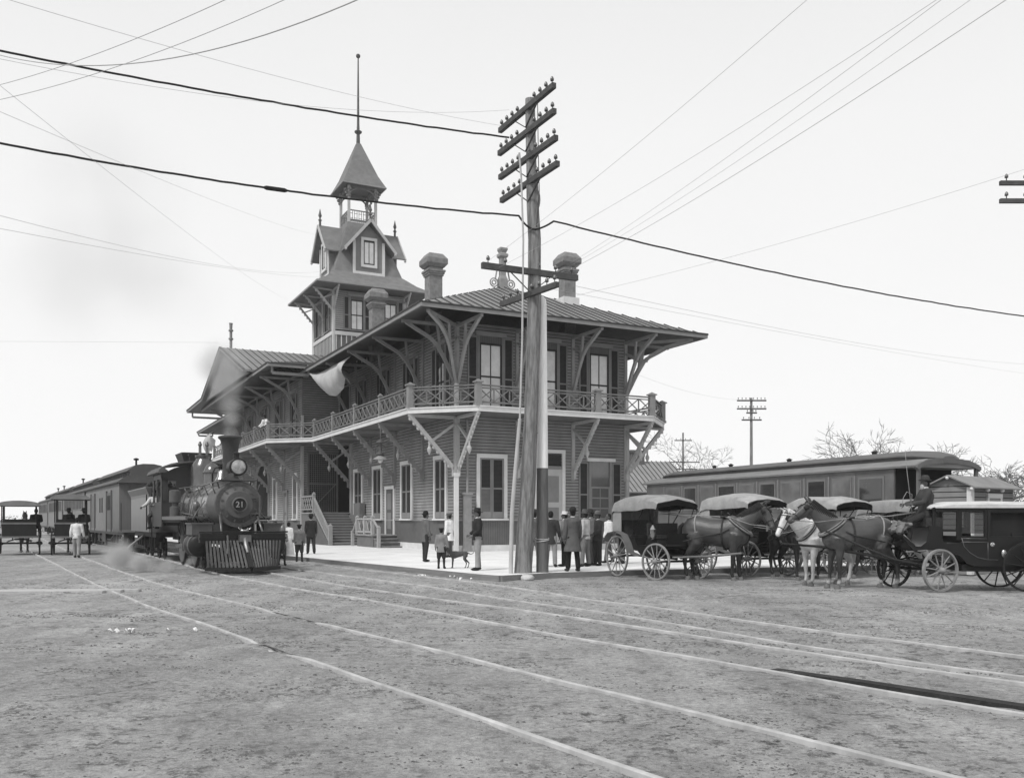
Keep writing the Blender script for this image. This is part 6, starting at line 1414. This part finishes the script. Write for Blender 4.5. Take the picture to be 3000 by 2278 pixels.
# ---------------------------------------------------------------- covered wagons at left
def wagon(loc,hd,label,zr,wid,body_v,two):
    E=empty('covered_wagon',loc,R(hd)); tag(E,label,'wagon','wagons by the train')
    for x,r in((-.9,.55),(1.0,.48)):
        for s in(1,-1): cwheel(E,x,s*(wid/2+.02),r,12,m_wheel2,0)
    g=MB(); g.b2((-1.3,-wid/2+.12,.85),(1.4,wid/2-.12,1.42)); g.b2((-1.4,-wid/2,.78),(1.5,wid/2,.86),k=1); g.b2((-1.32,-wid/2+.1,1.40),(-1.24,wid/2-.1,1.48),k=1); B=g.build('body',[gray('wagon body paint',body_v,.5,.2,2),m_shaft],E)
    for x in(-1.25,.2,1.35):
        for s in(1,-1): g=MB(); g.tube([(x,s*(wid/2-.12),1.3),(x,s*(wid/2-.12),zr-.12)],.025,6); g.build('roof_post',m_wheel2,E)
    g=MB(); ar=[((wid/2+.06)*math.cos(PI*i/10),zr-.16+.18*math.sin(PI*i/10)) for i in range(11)]; g.prism(ar+[(-wid/2-.06,zr-.22),(wid/2+.06,zr-.22)],-1.5,1.6,'x'); g.build('roof',gray('wagon roof canvas',.20,.8,.2,2),E,'auto')
    g=MB(); g.tube([(-.9,-wid/2,.55),(-.9,wid/2,.55)],.03,8); g.tube([(1.0,-wid/2,.48),(1.0,wid/2,.48)],.03,8); g.tube([(-.9,0,.55),(1.0,0,.5)],.03,6)
    for x in(-.9,1.0): g.tube([(x,-.5,.6),(x,-.2,.7),(x,.2,.7),(x,.5,.6)],.025,6)
    g.beam((1.4,-.35,.7),(3.4,-.35,.9),.05,.05); g.beam((1.4,.35,.7),(3.4,.35,.9),.05,.05); g.build('running_gear',m_wheel2,E,'auto')
    g=MB(); g.box((.2,0,1.2),(.4,wid-.3,.1)); g.box((.0,0,1.45),(.08,wid-.3,.35)); g.build('seat',m_body,E); return E
wh=H_(-.45,.89)
wagon((-22.9,42.4,0),wh,'black covered wagon cut off by the left edge',2.45,1.6,.02,1); wagon((-20.6,42.6,0),wh-3,'taller grey roofed wagon beside the train with two passengers',2.75,1.5,.04,2)
person(Vector((-22.45,43.0,0)),wh,1.74,.02,.03,.10,None,seat=1.28,legs=((80,80,6),(80,80,6)),arms=((30,10,50,20),(30,10,50,20)),fat=1.1,label='driver seen from behind inside the black covered wagon')
for dx,l in((-.36,'passenger in dark clothes on the left of the taller wagon seat'),(.36,'passenger in dark clothes on the right of the taller wagon seat')):
    person(Vector((-20.6+dx,43.1,0)),wh,1.74,.02,.03,.10,'wide',.03,seat=1.28,legs=((80,80,6),(80,80,6)),arms=((30,10,50,20),(30,10,50,20)),fat=1.15,label=l)
for (x,y,l) in((-24.4,45.6,'dark horse drawing the black covered wagon'),(-22.1,45.7,'dark horse drawing the taller wagon')): horse((x,y,0),wh,blk,l,1.0,group='horses drawing the wagons by the train')
# ---------------------------------------------------------------- shed, house
SH=empty('shed',(12.62,27.55,0),math.atan2(-.8,.6)); tag(SH,'small clapboard shed with a low gable roof behind the coach','shed')
# local x along the gable face, y = long side direction (away from the face)
w_,l_,ze,zp=1.25,2.6,2.60,2.90
g=MB()
m_sclap=gray('shed clapboard',.20,.8,.15,1.4,.2)
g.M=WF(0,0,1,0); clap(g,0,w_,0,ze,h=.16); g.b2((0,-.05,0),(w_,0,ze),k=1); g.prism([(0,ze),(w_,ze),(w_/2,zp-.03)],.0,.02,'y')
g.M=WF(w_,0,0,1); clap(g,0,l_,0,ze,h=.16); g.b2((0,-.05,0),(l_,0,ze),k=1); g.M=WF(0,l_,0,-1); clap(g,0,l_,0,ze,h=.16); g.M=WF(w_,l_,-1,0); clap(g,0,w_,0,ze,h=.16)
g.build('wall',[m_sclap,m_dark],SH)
g=MB()
for s,x0 in((1,w_/2),(-1,w_/2)): slab(g,[(x0,-.18,zp+.03),(x0+s*(w_/2+.22),-.18,ze-.05),(x0+s*(w_/2+.22),l_+.2,ze-.05),(x0,l_+.2,zp+.03)] if s==1 else [(x0,l_+.2,zp+.03),(x0-(w_/2+.22),l_+.2,ze-.05),(x0-(w_/2+.22),-.18,ze-.05),(x0,-.18,zp+.03)],.04,0,0)
g.build('roof',gray('shed roof',.22,.7,.2,2),SH)
g=MB(); g.b2((w_-.1,-.05,0),(w_+.05,.1,ze-.05)); g.build('corner_board',m_trim,SH); g=MB()
for y in(.7,1.6): g.ell((w_+.15,y,ze-.12),.06)
for x,z in((w_/2,zp-.06),(w_+.1,ze-.1)): g.ell((x,-.16,z),.05)
g.build('rafter_ends',m_trim,SH); g=MB(WF(w_,0,0,1)); g.b2((.9,0,1.5),(1.0,.06,2.35)); g.b2((1.7,0,1.5),(1.8,.06,2.35)); g.b2((.9,0,2.25),(1.8,.07,2.38)); g.b2((.9,0,1.4),(1.8,.08,1.5)); o=g.build('window',m_trim,SH); g=MB(WF(w_,0,0,1)); g.b2((1.0,0,1.5),(1.7,.03,2.25)); g.build('pane',gray('boarded pane',.30,.8,.1),o)
hp=at(1905,1522,70); HO=empty('house',(hp.x-.6,70,0),R(20)); tag(HO,'brick house with a ribbed tin roof and chimney beyond the platform','house')
m_bk=gray('old brick wall',.13,.9,.25,5,.3)
g=MB(); g.b2((-5,0,0),(4,7,3.9)); g.prism([(0,3.9),(7,3.9),(3.5,6.2)],-4.95,3.95,'x'); g.build('wall',m_bk,HO)
g=MB(); slab(g,[(-5.4,-.5,3.75),(4.4,-.5,3.75),(4.4,3.5,6.35),(-5.4,3.5,6.35)],.1,0,0); slab(g,[(4.4,7.5,3.75),(-5.4,7.5,3.75),(-5.4,3.5,6.35),(4.4,3.5,6.35)],.1,0,0)
for i in range(24): x=-5.3+i*.42; g.beam((x,-.5,3.8),(x,3.5,6.4),.05,.05,k=1)
g.build('roof',[gray('house tin roof',.26,.7,.15,1),m_skirt],HO); g=MB(); g.b2((.6,3.0,5.8),(1.8,4.1,7.2)); g.b2((.5,2.9,7.0),(1.9,4.2,7.2)); g.build('chimney',m_bk,HO)
g=MB(); 
for x in(-3.4,-.6,2.0): g.b2((x,-.05,1.2),(x+.9,.02,2.9))
g.build('window',m_dark,HO)
# ---------------------------------------------------------------- bare trees
m_bark=gray('bark',.09,.9,.3,6,.5); m_twig=gray('twigs',.12,.9,.3,6)
def tree(x,y,h,seed,label,spread=.55,r0=.22):
    E=empty('tree',(x,y,0)); tag(E,label,'tree','bare trees behind the yard'); rr=random.Random(seed); T_=MB(); C_=MB(); n_=[0]; h*=1.22
    def br(p,d,L,r,lv,g):
        k=4 if lv<2 else 3; pts=[p]; q=p; dd=d.copy()
        for i in range(k):
            dd=(dd+Vector((rr.gauss(0,.18),rr.gauss(0,.18),rr.gauss(.0,.14)))).normalized(); q=q+dd*L/k; pts.append(q)
        r1=r*.6; g.tube(pts,[lerp(r,r1,i/k) for i in range(k+1)],8 if lv==0 else 5 if lv<3 else 3,cap=False)
        if lv>=6: return
        m_=rr.choice((2,3)) if lv else rr.choice((3,4))
        if lv>=3: m_=3
        for i in range(m_):
            a=rr.uniform(0,2*PI); tl=rr.uniform(.35,.85)*spread*2.1; e=dd.orthogonal().normalized(); e.rotate(Matrix.Rotation(a,3,dd)); nd=(dd+e*tl).normalized()
            st=pts[-1] if i==0 else pts[rr.randint(max(1,k-2),k)]
            br(st,nd,L*rr.uniform(.62,.85),max(r1*rr.uniform(.6,.9),.014),lv+1,C_)
    br(Vector((0,0,-.1)),Vector((rr.gauss(0,.05),0,1)),h*.28,r0,0,T_)
    T_.build('trunk',m_bark,E,True,fix=False); C_.build('crown',m_twig,E,False,fix=False)
def tr(u,v,Y,seed,label,**k): q=at(u,v,Y); tree(q.x,q.y,q.z,seed,label,**k)
tr(2005,1215,82,3,'rounded bare tree beside the brick house',r0=.25); tr(2095,1325,90,4,'low bare tree between the house and the distant pole',r0=.2)
tr(2560,1262,62,5,'slender bare tree above the middle of the coach roof',spread=.4,r0=.14); tr(2672,1268,60,6,'bare tree rising behind the dome end of the coach roof',r0=.2); tr(2790,1300,50,7,'spreading bare tree behind the shed',spread=.7,r0=.25); tr(2900,1300,46,8,'bare tree with long arching limbs at the right edge',spread=.75,r0=.26); tr(2965,1330,60,9,'bare tree farthest to the right behind the shed',r0=.2)
m_leafy=gray('distant brush',.14,.95,.3,3)
def brush(u0,u1,v,Y,label,n=900):
    rr=random.Random(int(u0)); g=MB(); a=at(u0,v,Y); b=at(u1,v,Y)
    for i in range(n):
        c=Vector((rr.uniform(a.x,b.x),Y+rr.uniform(-2,2),0)); z=(a.z)*rr.random()**.7*(.7+.3*noise.noise(Vector((c.x*.4,0,0)))); c.z=z; s=rr.uniform(.08,.22)
        e=[Vector((rr.uniform(-s,s),rr.uniform(-s,s),rr.uniform(-s,s))) for _ in range(3)]; g.add([c+q for q in e],[(0,1,2)])
    tag(g.build('brush',m_leafy,fix=False),label,'brush',kind='stuff')
brush(1850,2120,1420,95,'scrubby brush beyond the brick house'); brush(2650,3060,1400,55,'leafless brush and undergrowth behind the shed',2600); brush(-80,230,1500,110,'low hazy brush at the far end of the yard',1500)
# ---------------------------------------------------------------- steam, smoke and air
def volume_blob(name,label,pts,mat_d,sc,seed,albedo=.9,edge=.5,aniso=0):
    """closed hull round a chain of spheres; density fades with distance from the chain"""
    g=MB()
    for p,r in pts: g.ell(p,r*1.25,n=14,m=10)
    o=solid(g,name,[],None,max(.06,pts[0][1]*.35))
    m=bpy.data.materials.new(name); m.use_nodes=True; t=m.node_tree; t.nodes.clear(); out=N(t,'ShaderNodeOutputMaterial'); pv=N(t,'ShaderNodeVolumePrincipled'); pv.inputs['Color'].default_value=(albedo,)*3+(1,); pv.inputs['Anisotropy'].default_value=aniso
    geo=N(t,'ShaderNodeNewGeometry'); acc=None
    for p,r in pts:
        d=N(t,'ShaderNodeVectorMath',operation='DISTANCE'); t.links.new(geo.outputs['Position'],d.inputs[0]); d.inputs[1].default_value=p
        mr=N(t,'ShaderNodeMapRange'); mr.interpolation_type='SMOOTHERSTEP'; mr.inputs[1].default_value=r*1.2; mr.inputs[2].default_value=r*edge*.4; mr.inputs[3].default_value=0; mr.inputs[4].default_value=1.0/r; t.links.new(d.outputs['Value'],mr.inputs[0])
        if acc is None: acc=mr.outputs[0]
        else: a=N(t,'ShaderNodeMath',operation='MAXIMUM'); t.links.new(acc,a.inputs[0]); t.links.new(mr.outputs[0],a.inputs[1]); acc=a.outputs[0]
    nz=N(t,'ShaderNodeTexNoise'); nz.inputs['Scale'].default_value=sc; nz.inputs['Detail'].default_value=3; t.links.new(geo.outputs['Position'],nz.inputs[0])
    mr=N(t,'ShaderNodeMapRange'); mr.inputs[1].default_value=.35; mr.inputs[2].default_value=.65; mr.inputs[3].default_value=.15; mr.inputs[4].default_value=1; t.links.new(nz.outputs[0],mr.inputs[0])
    a=N(t,'ShaderNodeMath',operation='MULTIPLY'); t.links.new(acc,a.inputs[0]); t.links.new(mr.outputs[0],a.inputs[1]); b=N(t,'ShaderNodeMath',operation='MULTIPLY'); b.inputs[1].default_value=mat_d; t.links.new(a.outputs[0],b.inputs[0]); t.links.new(b.outputs[0],pv.inputs['Density']); t.links.new(pv.outputs[0],out.inputs['Volume'])
    o.data.materials.append(m); tag(o,label,'smoke',kind='stuff'); return o
SKP=P0+A_*2.97
volume_blob('smoke','grey smoke blowing up from the locomotive stack',[((SKP.x,SKP.y,4.35),.30),((SKP.x-.02,SKP.y,4.8),.36),((SKP.x-.08,SKP.y+.1,5.3),.46),((SKP.x-.22,SKP.y+.2,5.9),.62),((SKP.x-.45,SKP.y+.4,6.6),.9)],1.15,1.3,1,.96)
volume_blob('smoke','thin dark smoke drifting across the sky at left',[((-10.2,28.0,8.6),1.5),((-11.6,28.5,9.6),2.0),((-13.3,30,10.3),2.6),((-13.6,31,12.9),3.0),((-15.6,32,9.8),2.6)],.11,.45,2,.2)
volume_blob('steam','low jet of white steam blowing out beside the locomotive wheels',[((P0+A_*2.4-NR*1.3+Vector((0,0,.32))),.16),((P0+A_*2.9-NR*1.9+Vector((0,0,.22))),.25),((P0+A_*3.6-NR*2.6+Vector((0,0,.25))),.34),((P0+A_*4.8-NR*3.0+Vector((0,0,.4))),.5),((P0+A_*6.0-NR*3.0+Vector((0,0,.5))),.6)],1.5,1.5,3,.95)
# haze: even pale air
g=MB(); g.b2((-75,-14,-1.3),(75,170,46)); o=g.build('haze',[]); m=bpy.data.materials.new('haze air'); m.use_nodes=True; t=m.node_tree; t.nodes.clear(); out=N(t,'ShaderNodeOutputMaterial'); pv=N(t,'ShaderNodeVolumePrincipled'); pv.inputs['Color'].default_value=(.97,.97,.97,1); pv.inputs['Density'].default_value=.0006; t.links.new(pv.outputs[0],out.inputs['Volume']); o.data.materials.append(m); tag(o,'pale even haze over the yard','haze',kind='stuff')
